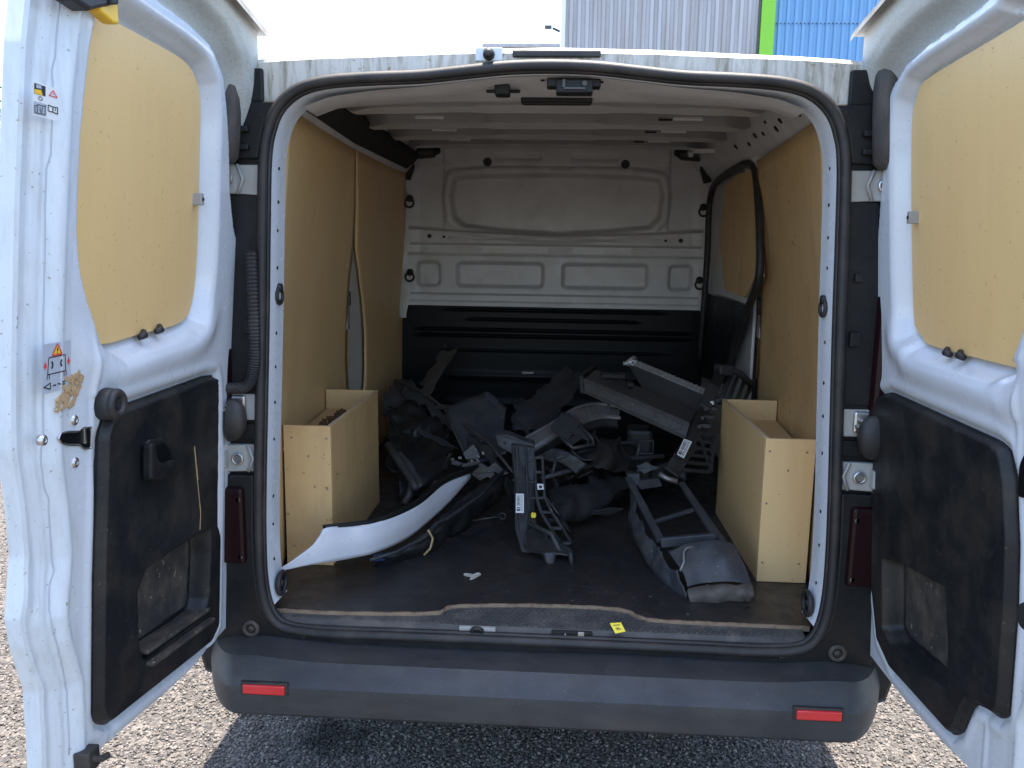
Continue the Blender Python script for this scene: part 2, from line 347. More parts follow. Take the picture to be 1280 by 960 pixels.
# black pillar trims, hinges, lights on both sides
for sx in (-1, 1):
    def strip(z0, z1, xo, yy, th, name, m, n=8, xi=.012, bev=.004):
        zs = np.linspace(z0, z1, n)
        V = [(sx*(path_x(z)+xi), yy, z) for z in zs] + [(sx*xo, yy, z) for z in zs[::-1]]
        b = MB(); b.prism(V, (0, th, 0)); return b.build(name, m, van, bevel=bev)
    strip(1.715, 1.845, .80, -.022, .012, 'pillar_trim', 'plastic')
    b = MB(); b.box((sx*.697, -.016, 1.880), (.062, .014, .075)); b.build('hinge_block', 'plastic', van, bevel=.004)
    b = MB(); zz = [1.70,1.715,1.76,1.82,1.875,1.91,1.93,1.938]; rr = [.016,.028,.031,.032,.033,.030,.020,.005]
    b.tube([(sx*(.748+.006*math.sin(z*9)), -.045, z) for z in zz], rr, 14); b.build('hinge_boot', 'rubber_dusty', van, True)
    strip(1.16, 1.632, .80, -.012, .004, 'pillar_trim', 'plastic')
    strip(1.035, 1.075, .80, -.016, .008, 'pillar_trim', 'plastic')
    b = MB(); zs = np.linspace(.60, .945, 8)
    poly = [(sx*(path_x(z)+.010), -.024, z) for z in zs[::-1]] + [(sx*.690,-.024,.565),(sx*.655,-.024,.537),(sx*.60,-.024,.519),(sx*.60,-.024,.500),(sx*.83,-.024,.500),(sx*.83,-.024,.945)]
    b.prism(poly, (0,.016,0)); b.build('pillar_trim', 'plastic', van, bevel=.005)
    b = MB(); b.torus((sx*.742,-.026,.537),(0,1,0),.017,.006); b.cyl((sx*.742,-.030,.537),(sx*.742,-.018,.537),.009); b.build('rubber_plug', 'rubber_dusty', van, True)
    # stepped mouldings inside the upper channel, so it is not one flat sheet
    for z0, z1, x0, x1 in ((1.30,1.335,.71,.735),(1.45,1.47,.71,.728)):
        b = MB(); b.box((sx*(x0+x1)/2,-.020,(z0+z1)/2),(x1-x0,.016,z1-z0)); b.build('pillar_rib', 'plastic', van, bevel=.003)
    for z in (1.78, 1.74):
        b = MB(); b.box((sx*.712,-.028,z),(.022,.016,.014)); b.build('hinge_block', 'plastic', van, bevel=.003)
    # tail light seen in the door gap
    lt = MB(); lt.box((sx*.835,-.012,1.32),(.13,.05,.56)); lt.build('tail_light', 'dark_red', van, bevel=.012)
    lt = MB(); lt.box((sx*.815,-.022,.815),(.14,.036,.200)); lt2 = lt.build('tail_light', 'dark_red', van, bevel=.010)
    for z in (.735,.885):
        b = MB(); b.cyl((sx*.757,-.040,z),(sx*.757,-.034,z),.0055); b.build('screw', 'metal', lt2)
    # hinges: leaf, chevron stiffener, bolt
    for z in (1.667, .988):
        b = MB(); b.prism([(sx*(path_x(z)+.010),-.014,z-.036),(sx*.80,-.014,z-.030),(sx*.80,-.014,z+.034),(sx*(path_x(z)+.010),-.014,z+.034)],(0,.008,0))
        h = b.build('door_hinge', 'hinge', van, bevel=.002)
        b = MB(); b.prism([(sx*.735,-.019,z+.034),(sx*.795,-.03,z+.036),(sx*.795,-.03,z-.034),(sx*.735,-.019,z-.034),(sx*.722,-.019,z)],(0,.007,0)); b.build('hinge_leaf', 'hinge', h, bevel=.003)
        b = MB(); b.tube([(sx*.735,-.021,z+.034),(sx*.722,-.021,z),(sx*.735,-.021,z-.034)], .004, 6); b.build('hinge_flange', 'hinge', h, True)
        b = MB(); b.torus((sx*.757,-.031,z),(0,1,0),.0125,.003); b.cyl((sx*.757,-.038,z),(sx*.757,-.022,z),.0085,n=6); b.build('hinge_bolt', 'metal', h)
        b = MB(); b.box((sx*.790,-.034,z),(.018,.036,.046)); b.build('hinge_arm', 'hinge', h, bevel=.005)
    # door check
    b = MB(); b.box((sx*.738,-.014,1.118),(.07,.012,.066)); ck = b.build('door_check', 'hinge', van, bevel=.004)
    b = MB(); b.box((sx*.752,-.024,1.122),(.038,.012,.052)); b.build('check_plate', 'metal', ck, bevel=.006)
    b = MB(); b.tube([(sx*.735,-.034,1.112),(sx*.757,-.042,1.117),(sx*.79,-.06,1.115)], .005, 8); b.cyl((sx*.75,-.04,1.105),(sx*.75,-.04,1.13),.004); b.tube([(sx*.742,-.034,1.128),(sx*.762,-.040,1.126),(sx*.788,-.05,1.124)], .004, 8); b.build('check_arm', 'metal', ck, True)
# corrugated hose in the left pillar
hp = catmull(np.array([(-.704,-.03,1.50),(-.702,-.034,1.40),(-.702,-.034,1.30),(-.706,-.034,1.22),(-.725,-.034,1.175),(-.775,-.03,1.165)]), 110)
b = MB(); b.tube([tuple(p) for p in hp], [.0125 if i % 2 else .0150 for i in range(110)], 10); b.build('drain_hose', 'rubber', van)

# ------------------------------------------------------------------ bumper
prof = [(-.012,.504),(-.06,.502),(-.105,.494),(-.137,.462),(-.147,.447),(-.1475,.440),(-.147,.425),(-.146,.405),(-.142,.374),(-.130,.362),(-.05,.355),(.03,.36)]
xs = np.concatenate([np.linspace(-.868,-.70,30), np.linspace(-.69,.69,60), np.linspace(.70,.868,30)])
V = []
for x in xs:
    e = ss(.74,.868,abs(x)); drop = 1-.0*e
    ay = .12*max(0,(abs(x)-.74)/.128)**2.4
    for y, z in prof:
        zz = z + .012*math.exp(-((abs(x)-.72)/.1)**2)*(z > .49) + .02*e*(z < .4)
        V.append((x, y*(1-.25*e)+ay, zz+.003*math.sin(x*7)*(z>.5)))
bm_o = smooth_by_angle(mesh_obj('bumper', V, gridfaces(len(xs), len(prof)), 'plastic_grey', van, True), 28)
b = MB()
for sx in (-1, 1): b = MB(); b.hexa([(sx*.855,.085,.37),(sx*.90,.16,.37),(sx*.90,.30,.37),(sx*.80,.20,.37),(sx*.855,.085,.495),(sx*.90,.16,.49),(sx*.90,.30,.49),(sx*.80,.20,.495)]); b.build('bumper_corner', 'plastic', bm_o, bevel=.006)
for sx in (-1, 1):
    b = MB(); b.box((sx*.665,-.1455,.443),(.118,.012,.034)); b.build('reflector_frame', 'rubber', bm_o, bevel=.003)
    b = MB(); b.box((sx*.665,-.1515,.443),(.104,.010,.024)); b.build('reflector', 'red', bm_o, bevel=.003)
# torn, dusty top edge of the bumper step: irregular flaps of a protective strip
b = MB(); b.box((0,-.004,.507),(1.30,.03,.03)); b.build('sill_skirt', 'plastic', van, bevel=.006)

# ------------------------------------------------------------------ floor, edge strip and sill
edge = [(-.70,.046),(-.52,.045),(-.285,.066),(-.228,.113),(.0,.139),(.212,.134),(.288,.080),(.45,.072),(.70,.070)]
E2 = catmull(np.array([(x, y, 0) for x, y in edge]), 80)
V = [(p[0], p[1], .560) for p in E2] + [(.73,.085,.56),(.86,.20,.56),(.86,2.36,.56),(-.86,2.36,.56),(-.86,.20,.56),(-.73,.06,.56)]
b = MB(); b.prism(V, (0,0,-.012)); b.build('cargo_floor', 'floor', van)
b = MB()
for i in range(79):
    p, q = E2[i], E2[i+1]; wz = .5615+.0008*math.sin(i*1.7)
    b.hexa([(p[0],p[1]-.008,.549),(q[0],q[1]-.008,.549),(q[0],q[1]-.0006,.549),(p[0],p[1]-.0006,.549),(p[0],p[1]-.008,wz),(q[0],q[1]-.008,wz),(q[0],q[1]-.0006,wz),(p[0],p[1]-.0006,wz)])
b.build('floor_edge_strip', 'ply_edge', van)
V = []
for p in E2: V += [(p[0]*.97, p[1]-.009, .554), (p[0]*.97, .020, .549), (p[0]*.97, .008, .540), (p[0]*.97, .004, .520)]
sill = smooth_by_angle(mesh_obj('sill_plate', V, gridfaces(80, 4), 'tread', van, True), 30)
tb = MB(); rr = random.Random(3)
for r_, yv in enumerate((.026,.036,.046,.058,.070,.082,.094,.106,.118)):
    for c in range(90):
        x = -.66+c*.0148+(.0074 if r_ % 2 else 0)
        ye = float(np.interp(x, E2[:,0], E2[:,1]))
        if yv < ye-.016 and abs(x) < .655 and rr.random() < .9:
            z = .549+.005*(yv-.02)/(ye-.029)
            tb.box((x,yv,z+.0012),(.0088,.0062,.0035))
tb.build('tread_bumps', 'tread', sill, kind='stuff')
b = MB(); b.box((-.158,.004,.541),(.095,.012,.026)); pl = b.build('drain_plate', 'hinge', sill, bevel=.003)
b = MB(); b.torus((-.158,-.006,.545),(0,1,.5),.0125,.006); b.cyl((-.158,-.004,.545),(-.158,.004,.541),.0085); b.build('drain_boss', 'rubber', sill, True)
b = MB(); b.box((.085,.006,.542),(.105,.012,.020)); b.build('latch_slot', 'dirtline', sill, bevel=.004)
b = MB(); b.box((.068,-.002,.540),(.004,.008,.016)); b.box((.108,-.002,.544),(.016,.008,.020)); b.box((.072,-.001,.533),(.02,.006,.004)); b.build('latch_striker', 'metal', sill, bevel=.001)
b = MB(); b.bar((.02,-.001,.5325),(.20,-.001,.5345),.004,.003); b.bar((-.24,-.001,.5315),(-.02,-.001,.5315),.004,.003); b.build('worn_metal_edge', 'hinge', sill)

# ------------------------------------------------------------------ header fittings outside and inside
b = MB(); b.box((.012,-.010,1.952),(.20,.012,.015)); bl = b.build('brake_light', 'rubber', van, bevel=.003)
b = MB(); b.cyl((-.142,-.030,1.950),(-.142,-.006,1.950),.0115,.0145,n=20); b.cyl((-.142,-.034,1.950),(-.142,-.030,1.950),.005,.0115,n=20); b.build('rubber_stop', 'rubber', van, True)
b = MB(); b.box((-.142,-.0095,1.951),(.062,.005,.030)); b.build('stop_plate', 'paint', van, bevel=.002)
V = []
xg = np.linspace(-.585,.585,60)
for x in xg:
    zt = path_z(x)-.016; k = .012*(ss(.18,.10,abs(x-.0)))
    for j, (y, z) in enumerate([(.02,zt),(.07,zt-.003),(.13,min(zt-.004,1.905)),(.20,1.902+k*.3),(.27,1.900),(.31,1.902),(.325,1.915),(.33,1.95)]): V.append((x, y, z-.02*(abs(x)/.6)**3))
hdr = smooth_by_angle(mesh_obj('inner_header', V, gridfaces(60, 8), 'inner', van, True), 40)
b = MB(); b.box((.053,.045,1.897),(.125,.04,.018)); b.box((.055,.040,1.888),(.085,.05,.030)); lk = b.build('roof_latch', 'plastic', van, bevel=.003)
b = MB(); b.box((.030,.012,1.893),(.006,.006,.018)); b.cyl((.078,.010,1.893),(.078,.016,1.893),.006); b.box((.055,.012,1.882),(.05,.004,.004)); b.build('latch_pin', 'tank', lk)
b = MB(); b.box((-.118,.10,1.893),(.036,.05,.026)); b.box((-.118,.125,1.896),(.085,.012,.008)); b.build('lamp_socket', 'plastic', van, bevel=.004)
b = MB(); b.box((.012,.262,1.898),(.185,.05,.012)); b.tube([(-.075,.255,1.893),(.10,.255,1.893)], .008, 8); b.build('grab_bar', 'plastic', van, bevel=.003)
for x, yy in ((-.005,.05),(.118,.05),(-.02,.052)):
    b = MB(); b.box((x,yy,path_z(x)-.0195),(.009,.009,.003)); b.build('header_slot', 'dirtline', van)

# ------------------------------------------------------------------ roof lining and bows
def roof_z(y, x): return 1.962 + .120*(1-math.exp(-y/.52)) + .02*(y/2.3) - .035*(abs(x)/.68)**2.4
V = []; gx = np.linspace(-.70,.70,24); gy = np.linspace(.27,2.36,28)
for x in gx:
    for y in gy: V.append((x, y, roof_z(y, x)))
mesh_obj('roof_panel', V, gridfaces(24, 28), 'shade_grey', van, True)  # roof skin coloured darker to paint in the shaded gaps between bows
def bow(y, zb, xh, wid):
    xs = np.linspace(-xh, xh, 81); V = []; k = 10
    for x in xs:
        u = abs(x)/xh; e = ss(1.0,.80,u)
        wd = wid*(.70+.30*ss(.22,.16,abs(x+.03))+.12*ss(.34,.40,abs(x))-.08*ss(.48,.52,abs(x)))*(.35+.65*e)
        sh = .10*(1-e)*.4
        z = zb - .010*u**2 + .022*(1-ss(1.0,.93,u))
        zr = max(z+.02, roof_z(y, x)-.004)
        pts = [(y-wd*.5-.035, zr),(y-wd*.5-.012, zr-.004),(y-wd*.5-.004, z+.008),(y-wd*.5, z),(y-wd*.18, z+.001),(y+wd*.18, z+.001),(y+wd*.5, z),(y+wd*.5+.004, z+.008),(y+wd*.5+.012, zr-.004),(y+wd*.5+.035, zr)]
        V += [(x, a+sh, c) for a, c in pts]
    Fb = gridfaces(81, k); o = smooth_by_angle(mesh_obj('roof_bow', V, Fb, ['inner','shade_grey'], van, True, [1 if f[0] % k < 3 else 0 for f in Fb]), 25)  # rear-facing strip of each bow gets the darker grey as painted shade
    # pressed pads and slots on its face
    for x in (-.38*xh/.62, .40*xh/.62):
        b = MB(); b.box((x, y-wid*.36-.008, zb+.0165),(.10,.012,.014)); b.build('bow_pad', 'inner', o, bevel=.005)
    for x in (-.11, .37):
        b = MB(); b.box((x, y-wid*.36-.0125, zb+.012),(.045 if abs(x) > .2 else .085,.006,.006)); b.build('bow_slot', 'dirtline', o)
    return o
bow(.52, 1.920, .64, .135); bow(.95, 1.938, .69, .15); bow(1.40, 1.962, .71, .155); bow(1.88, 1.99, .71, .14)
def wallx(y, z):
    lo = np.interp(y, [.1,.35,.6,1.0,1.5,2.0,2.35], [.715,.785,.820,.835,.832,.815,.80]); hi = np.interp(y, [.1,.35,.6,1.0,2.0,2.35], [.650,.668,.690,.725,.745,.75])
    t = (z-1.05)/.82
    return float(lo+(hi-lo)*(max(0,t)**1.25 if t > 0 else 0) + .008*max(0,(1.0-z)))
# side rails between lining boards and roof
for sx in (-1, 1):
    V = []; gy = np.linspace(.09, 2.34, 30)
    for y in gy:
        k = y/2.3; zt = 1.848+.045*k; xw = wallx(y, zt)+.006
        for dx, z in ((.012 if sx > 0 and y > 1.05 else .03,1.845 if sx > 0 and y > 1.05 else 1.78),(.006,zt-.012),(-.012,zt+.004),(-.05,zt+.055),(-.085,roof_z(y,.57)-.012),(-.10,roof_z(y,.55)+.01)): V.append((sx*(xw+dx), y, z))
    rail = smooth_by_angle(mesh_obj('roof_rail', V, gridfaces(30, 6), 'inner', van, True), 25)
    if sx > 0:
        rs = random.Random(5)
        for y, dz in ((.18,.02),(.26,.04),(.30,.018),(.40,.045),(.52,.03),(.62,.02),(.70,.05),(.82,.03),(.95,.04),(1.1,.028),(1.3,.04)):
            k = y/2.3; zt = 1.848+.045*k; p = (wallx(y, zt)+.006-.012-.75*dz, y, zt+.006+dz)
            b = MB(); b.cyl((p[0]-.003,p[1],p[2]-.003),(p[0]+.003,p[1],p[2]+.003), rs.uniform(.005,.011), n=10); b.build('rail_hole', 'dirtline', rail)
    else:
        V = []
        for i, y in enumerate(np.linspace(.12, 2.1, 60)):
            k = y/2.3; zt = 1.855+.045*k; xw = wallx(y, zt)+.004; q = .002*math.sin(i*2.1)+.0015*math.sin(i*5.3)
            for dx, z in ((-.018,zt+.006),(-.030-q,zt+.014),(-.062-q,zt+.042+q),(-.083-q,zt+.066),(-.07,zt+.088)): V.append((sx*(xw+dx), y, z))
        mesh_obj('rail_cover', V, gridfaces(60, 5), 'foam', van, True)

# ------------------------------------------------------------------ bulkhead
YB = 2.35
win = np.array([(q[0], q[2]) for q in [(-0.523, 2.350, 1.882), (-0.394, 2.350, 1.895), (0.000, 2.350, 1.903), (0.410, 2.350, 1.896), (0.529, 2.350, 1.877), (0.549, 2.350, 1.805), (0.537, 2.350, 1.696), (0.490, 2.350, 1.646), (0.277, 2.350, 1.623), (0.007, 2.350, 1.603), (-0.265, 2.350, 1.620), (-0.476, 2.350, 1.642), (-0.526, 2.350, 1.682), (-0.544, 2.350, 1.792)]])
def rrect(x0, x1, z0, z1, X, Z, r=.02): return sdpoly(round_poly([(x0,z0),(x1,z0),(x1,z1),(x0,z1)], r), X, Z)
gx = np.linspace(-.81,.81,230); gz = np.linspace(1.225,2.06,150)
X, Z = np.meshgrid(gx, gz, indexing='ij')
dw = sdpoly(win, X, Z)
H = .014*ss(.055,.035,dw) - .046*ss(.014,-.014,dw)
zA = 1.622-.030*(1-np.clip(np.abs(X)/.75,0,1)**1.3)
H = H + .026*ss(zA+.010,zA-.004,Z)*ss(1.540,1.552,Z) - .012*ss(.575,.59,np.abs(X))*ss(zA,zA+.02,Z)
H += .006*ss(1.569,1.573,Z)*ss(1.585,1.581,Z)*(np.abs(X) < .55)
H += .014*ss(1.50,1.485,Z)
for x0, x1 in ((-.72,-.60),(-.51,-.055),(.045,.49),(.60,.715)): H -= .034*ss(.008,-.014,rrect(x0,x1,1.325,1.452,X,Z,.03))
H += .022*ss(1.292,1.280,Z) + .010*ss(1.252,1.246,Z)
H += .010*ss(1.948,1.955,Z)*(1-.8*np.exp(-((np.abs(X)-.17)/.06)**2)) - .012*np.exp(-((Z-1.99)/.012)**2)*(np.abs(np.abs(X)-.2) < .12)
for xh in (-.44,.03,.46):
    H += .005*ss(.004,-.004,rrect(xh-.06,xh+.06,1.905,1.93,X,Z,.006)) + .005*ss(.004,-.004,rrect(xh-.06,xh+.06,1.513,1.53,X,Z,.006))
H += .02*ss(.70,.80,np.abs(X))
V = np.stack([X, YB-H, Z], -1).reshape(-1, 3)
bk = smooth_by_angle(mesh_obj('bulkhead', V, gridfaces(230, 150), 'inner', van, True), 50)
for q in [(-0.354, 2.320, 1.965), (0.353, 2.320, 1.960), (-0.653, 2.320, 1.585), (0.649, 2.320, 1.579), (-0.577, 2.320, 1.582), (0.572, 2.320, 1.578)]:
    b = MB(); r = .022 if q[2] > 1.8 else (.011 if abs(q[0]) > .6 else .007); yy = 2.345 if q[2] > 1.8 else 2.326
    b.cyl((q[0],yy-.012,q[2]),(q[0],yy+.004,q[2]), r, n=18); b.build('bulkhead_plug', 'rubber', bk)
gz = np.linspace(.55,1.232,260); gx = np.linspace(-.81,.81,60); X, Z = np.meshgrid(gx, gz, indexing='ij')
H = .02+.0*X
for zc, a, wdt in ((1.205,.007,.006),(1.155,.008,.006),(1.10,.010,.006),(1.068,.012,.006),(.99,.006,.006),(.85,.008,.02),(.70,.008,.02)):
    xl = .70 if zc in (1.10,1.068) else (.42 if zc == 1.155 else .55); H = H + a*np.exp(-((Z-zc)/wdt)**2)*ss(xl+.03,xl,np.abs(X))
V = np.stack([X, YB-H, Z], -1).reshape(-1, 3)
mesh_obj('lower_bulkhead', V, gridfaces(60, 260), 'black', van, True)
b = MB(); q = (-0.124, 2.300, 0.877); b.box((q[0],q[1],q[2]),(.06,.004,.012)); b.build('bulkhead_slot', 'alu', van)

# ------------------------------------------------------------------ side lining boards (leaning, straight-cut plywood with uneven edges)
def board(name, pts, m='ply', th=.006, parent=None, bulge=.0, **k):
    C = Vector((0,0,0))
    for p in pts: C += Vector(p)/len(pts)
    nn = (Vector(pts[1])-Vector(pts[0])).cross(Vector(pts[2])-Vector(pts[1])).normalized()
    b = MB(); b.prism(pts, nn*th); return b.build(name, m, parent or van, bevel=.0012, **k)
def Wboard(sx, ya, yb, z0, z1a, z1b, m='ply', dx=0.0):
    # bent plywood sheet: ya, yb give its two upright edges y(z) as (z, y) lists, top edge runs from z1a to z1b
    NU, NV = 26, 30; V = []
    for i in range(NU):
        u = i/(NU-1); zt = z1a+(z1b-z1a)*u
        for j in range(NV):
            z = z0+(zt-z0)*j/(NV-1); a = np.interp(z, *zip(*ya)); c = np.interp(z, *zip(*yb)); y = a+(c-a)*u
            V.append((sx*(wallx(y, z)+dx+.002*math.sin(y*5+z*3)), y, z))
    o = mesh_obj('lining_board', V, gridfaces(NU, NV), m, van, True)
    sm = o.modifiers.new('thickness', 'SOLIDIFY'); sm.thickness = .007; sm.offset = 0
    b = MB()
    for z in (.75,1.05,1.35,1.65,1.80):
        for u in (.04,.96):
            y = np.interp(z, *zip(*ya))*(1-u)+np.interp(z, *zip(*yb))*u; x = sx*(wallx(y, z)+dx-.0045); b.cyl((x,y,z),(x+sx*.003,y,z),.0045,n=8)
    b.build('board_screws', 'metal', o, kind='stuff'); return o
def edge_of(L): return sorted((q[2], q[1]) for q in L)
gapL = edge_of([(-0.836, 1.334, 0.681), (-0.834, 1.328, 0.888), (-0.833, 1.307, 0.993), (-0.825, 1.274, 1.162), (-0.803, 1.229, 1.357), (-0.791, 1.226, 1.452), (-0.780, 1.227, 1.529), (-0.760, 1.182, 1.665), (-0.726, 1.064, 1.873)])
gapL2 = edge_of([(-0.833, 1.572, 0.623), (-0.831, 1.577, 0.843), (-0.829, 1.607, 0.984), (-0.824, 1.595, 1.129), (-0.812, 1.512, 1.277), (-0.796, 1.385, 1.417), (-0.783, 1.286, 1.514), (-0.761, 1.219, 1.667), (-0.726, 1.076, 1.875)])
Wboard(-1, [(.57,.11),(1.86,.11)], gapL, .57, 1.852, 1.868)
Wboard(-1, gapL2, edge_of([(-0.803, 2.369, 0.565), (-0.797, 2.376, 1.138), (-0.773, 2.286, 1.562), (-0.742, 2.145, 1.923)]), .57, 1.870, 1.90, dx=.004)
gapR = edge_of([(0.835, 1.308, 0.737), (0.833, 1.315, 1.000), (0.827, 1.287, 1.132), (0.803, 1.207, 1.357), (0.775, 1.157, 1.566), (0.733, 1.089, 1.833)])
Wboard(1, [(.57,.11),(1.86,.11)], gapR, .57, 1.842, 1.845, m='ply_worn')
# white inner pillars that show in the gaps
for sx in (-1, 1):
    V = []
    for z in np.linspace(.58,1.9,30):
        wdt = .0
        y0 = 1.06-.10*max(0,z-1.3); y1 = y0+.62-.35*max(0,z-1.25)
        for dy, dx in ((0,.022),(.06,.004),(.12,-.006),(.20,-.004),(.27,.012),(1,.016)): V.append((sx*(wallx(1.25,z)+dx+.006), y0+min(dy,(y1-y0)) if dy < 1 else y1, z))
    pil = smooth_by_angle(mesh_obj('inner_pillar', V, gridfaces(30, 6), 'label', van, True), 30)
    b = MB(); x = sx*(wallx(1.25,1.30)-.006); b.box((x,1.245,1.315),(.012,.022,.055)); b.build('pillar_clip', 'rubber', pil, bevel=.004)
    b = MB(); x = sx*(wallx(1.25,1.22)-.002); b.box((x,1.27,1.235),(.010,.045,.09)); b.build('pillar_plate', 'hinge', pil, bevel=.003)
    b = MB(); x = sx*(wallx(1.25,1.1)+.004); b.box((x,1.31,1.10),(.006,.05,.16)); b.build('board_offcut', 'ply', pil, bevel=.001)

# sliding door on the right, seen from inside
sldr = MB(); sldr.box((.800,1.85,1.24),(.012,1.14,1.34)); sd_o = sldr.build('sliding_door', 'inner', van, bevel=.003)
lp = [(0.735, 2.092, 0.993), (0.735, 2.042, 1.274), (0.735, 2.025, 1.504), (0.735, 2.041, 1.700), (0.735, 2.006, 1.791), (0.735, 1.864, 1.841), (0.735, 1.436, 1.857), (0.735, 1.239, 1.846), (0.735, 1.125, 1.797), (0.735, 1.011, 1.591), (0.735, 0.982, 1.438), (0.735, 1.089, 1.338), (0.735, 1.268, 1.202), (0.735, 1.380, 1.060)]
b = MB(); b.tube([tuple(p) for p in catmull(np.array(lp), 110)], .015, 10); b.build('sliding_door_seal', 'rubber', sd_o, True)
b = MB(); b.prism([(0.752, 1.761, 1.812), (0.752, 1.525, 1.841), (0.752, 1.217, 1.826), (0.752, 1.094, 1.593), (0.752, 1.072, 1.464), (0.752, 1.273, 1.346), (0.752, 1.650, 1.361), (0.752, 1.838, 1.577)], (.006,0,0)); b.build('sliding_door_board', 'ply_worn', sd_o, bevel=.001)
b = MB(); b.prism([(0.756, 2.043, 1.805), (0.756, 1.829, 1.852), (0.756, 1.291, 1.845), (0.756, 1.157, 1.812), (0.756, 1.045, 1.436), (0.756, 1.228, 1.318), (0.756, 1.844, 1.330), (0.756, 2.038, 1.580)], (.004,0,0)); fr = b.build('door_window_frame', 'inner', sd_o, bevel=.003); fr.location.x += .010
b = MB(); b.prism([(0.752, 2.211, 0.894), (0.752, 2.132, 1.324), (0.752, 1.196, 1.314), (0.752, 1.430, 1.113), (0.752, 1.552, 0.959)], (.010,0,0)); b.build('sliding_door_trim', 'plastic', sd_o, bevel=.004)
# black corner covers at the top of the bulkhead, and the white bracket on the right
for sx in (-1, 1):
    b = MB()
    pts = [(sx*.76,2.18,1.985),(sx*.70,2.15,1.985),(sx*.62,2.16,1.99),(sx*.585,2.18,2.005)]
    b.tube(catmull(np.array(pts), 16).tolist(), [.03]*8+[.028]*4+[.02]*4, 8)
    b.tube([(sx*.745,2.18,1.985),(sx*.735,2.18,1.92),(sx*.75,2.18,1.86)], [.035,.032,.025], 8)
    b.build('corner_cover', 'rubber', van, True)
b = MB(); b.box((.66,1.75,1.955),(.16,.05,.018)); b.box((.59,1.74,1.945),(.02,.03,.03)); b.build('door_track_bracket', 'inner', van, bevel=.003)
# wavy white flange down both sides of the bulkhead
for sx in (-1, 1):
    V = []
    for i, z in enumerate(np.linspace(1.16,1.95,50)):
        q = .012*math.sin(z*23)
        V += [(sx*(.755+q),2.26,z),(sx*.80,2.25,z),(sx*.81,2.31,z)]
    mesh_obj('bulkhead_flange', V, gridfaces(50, 3), 'inner', van, True)

# lashing eyes
def eye_mesh():
    b = MB(); b.torus((0,0,0),(1,0,0),.019,.0050,20,8); b.cyl((-.006,.0,.020),(.012,.0,.020),.011,n=14); b.cyl((.010,0,.020),(.016,0,.020),.016,n=14)
    return b
eb = eye_mesh()
e0 = eb.build('lashing_eye', 'rubber', van, True); e0.location = (.668, .055-2.2, 1.385)
e1 = copy_obj(e0, (-.668, .055-2.2, 1.39), van); e1.rotation_euler.z = math.pi
for sx, y, z in ((-1,2.19,1.375),(1,2.19,1.36),(-1,2.19,1.745),(1,2.19,1.72)):
    c = copy_obj(e0, (sx*.735, y-2.2, z), van); c.rotation_euler = (0, 0, math.pi/2); c.scale = (1.15,1.15,1.15)
for sx in (-1, 1):
    b = MB(); b.torus((sx*.684,.05,.632),(1,0,.0),.028,.007,24,8); b.cyl((sx*.688,.05,.632),(sx*.694,.05,.632),.026); b.cyl((sx*.680,.05,.632),(sx*.690,.05,.632),.009); b.build('lashing_ring', 'rubber', van, True)

# ------------------------------------------------------------------ plywood wheel boxes
for sx in (-1, 1):
    xi, xo, yf, yb = .632, .772, .352, .992
    bx = empty('wheel_box', (sx*.67, .67-0, .56)); bx.parent = van; bx.location = (sx*.67, .67-2.2, .56)
    mm = 'ply_worn' if sx < 0 else 'ply'
    def bb(pts, nm, m=mm, th=.012): board(nm, [(sx*a, y, z) for a, y, z in pts], m, th, bx)
    zt = .992
    b = MB(); b.box((sx*(xi+xo+.002)/2, yf+.006, (.561+zt)/2), (xo-xi-.002+.004, .012, zt-.561)); b.build('front_board', mm, bx, bevel=.0015)
    b = MB(); b.hexa([(sx*xi,yf+.0125,.5605),(sx*(xi+.012),yf+.0125,.5605),(sx*(xi+.012),yb,.5605),(sx*xi,yb,.5605),(sx*xi,yf+.0125,zt-.001),(sx*(xi+.012),yf+.0125,zt-.001),(sx*(xi+.012),yb,zt-.003),(sx*xi,yb,zt-.003)]); b.build('side_board', mm, bx, bevel=.0015)
    b = MB(); b.box((sx*(xi+.828)/2, yb-.006, (.60+zt)/2), (.828-xi, .012, zt-.60)); b.build('back_board', mm, bx, bevel=.0015)
    b = MB(); b.hexa([(sx*(xi+.013),yf+.014,.91),(sx*.782,yf+.014,.91),(sx*.826,yb-.014,.91),(sx*(xi+.013),yb-.014,.91),(sx*(xi+.013),yf+.014,.92),(sx*.782,yf+.014,.92),(sx*.826,yb-.014,.92),(sx*(xi+.013),yb-.014,.92)]); b.build('shelf_board', mm, bx, bevel=.001)
    # cut edge of the boards and screw heads
    b = MB(); b.box((sx*(xi+.006),(yf+yb)/2+.006,zt-.0005),(.0112,yb-yf-.02,.002)); b.build('board_edge', 'pale_edge', bx)
    sc = MB(); rs = random.Random(8+sx)
    for (x, z) in ((.645,.62),(.645,.80),(.645,.955),(.75,.62),(.75,.955),(.70,.90)):
        sc.cyl((sx*x,yf-.0012,z),(sx*x,yf+.002,z),.0035,n=8)
    sc.build('board_screws', 'ply_edge', bx, kind='stuff')
b = MB(); rs = random.Random(11)
for i in range(260):
    y = .45+.5*rs.random()**1.3; b.box((-.655-.11*rs.random(), y, .922+.014*rs.random()*math.exp(-((y-.66)/.2)**2)), (.004+.012*rs.random(),.004+.014*rs.random(),.004+.008*rs.random()), Matrix.Rotation(rs.random()*6,3,'Z')@Matrix.Rotation(rs.random(),3,'X'))
tag(b.build('sawdust_debris', 'sawdust', None), 'brown crumbs and bark debris lying in the open left plywood wheel box', 'debris', kind='stuff')
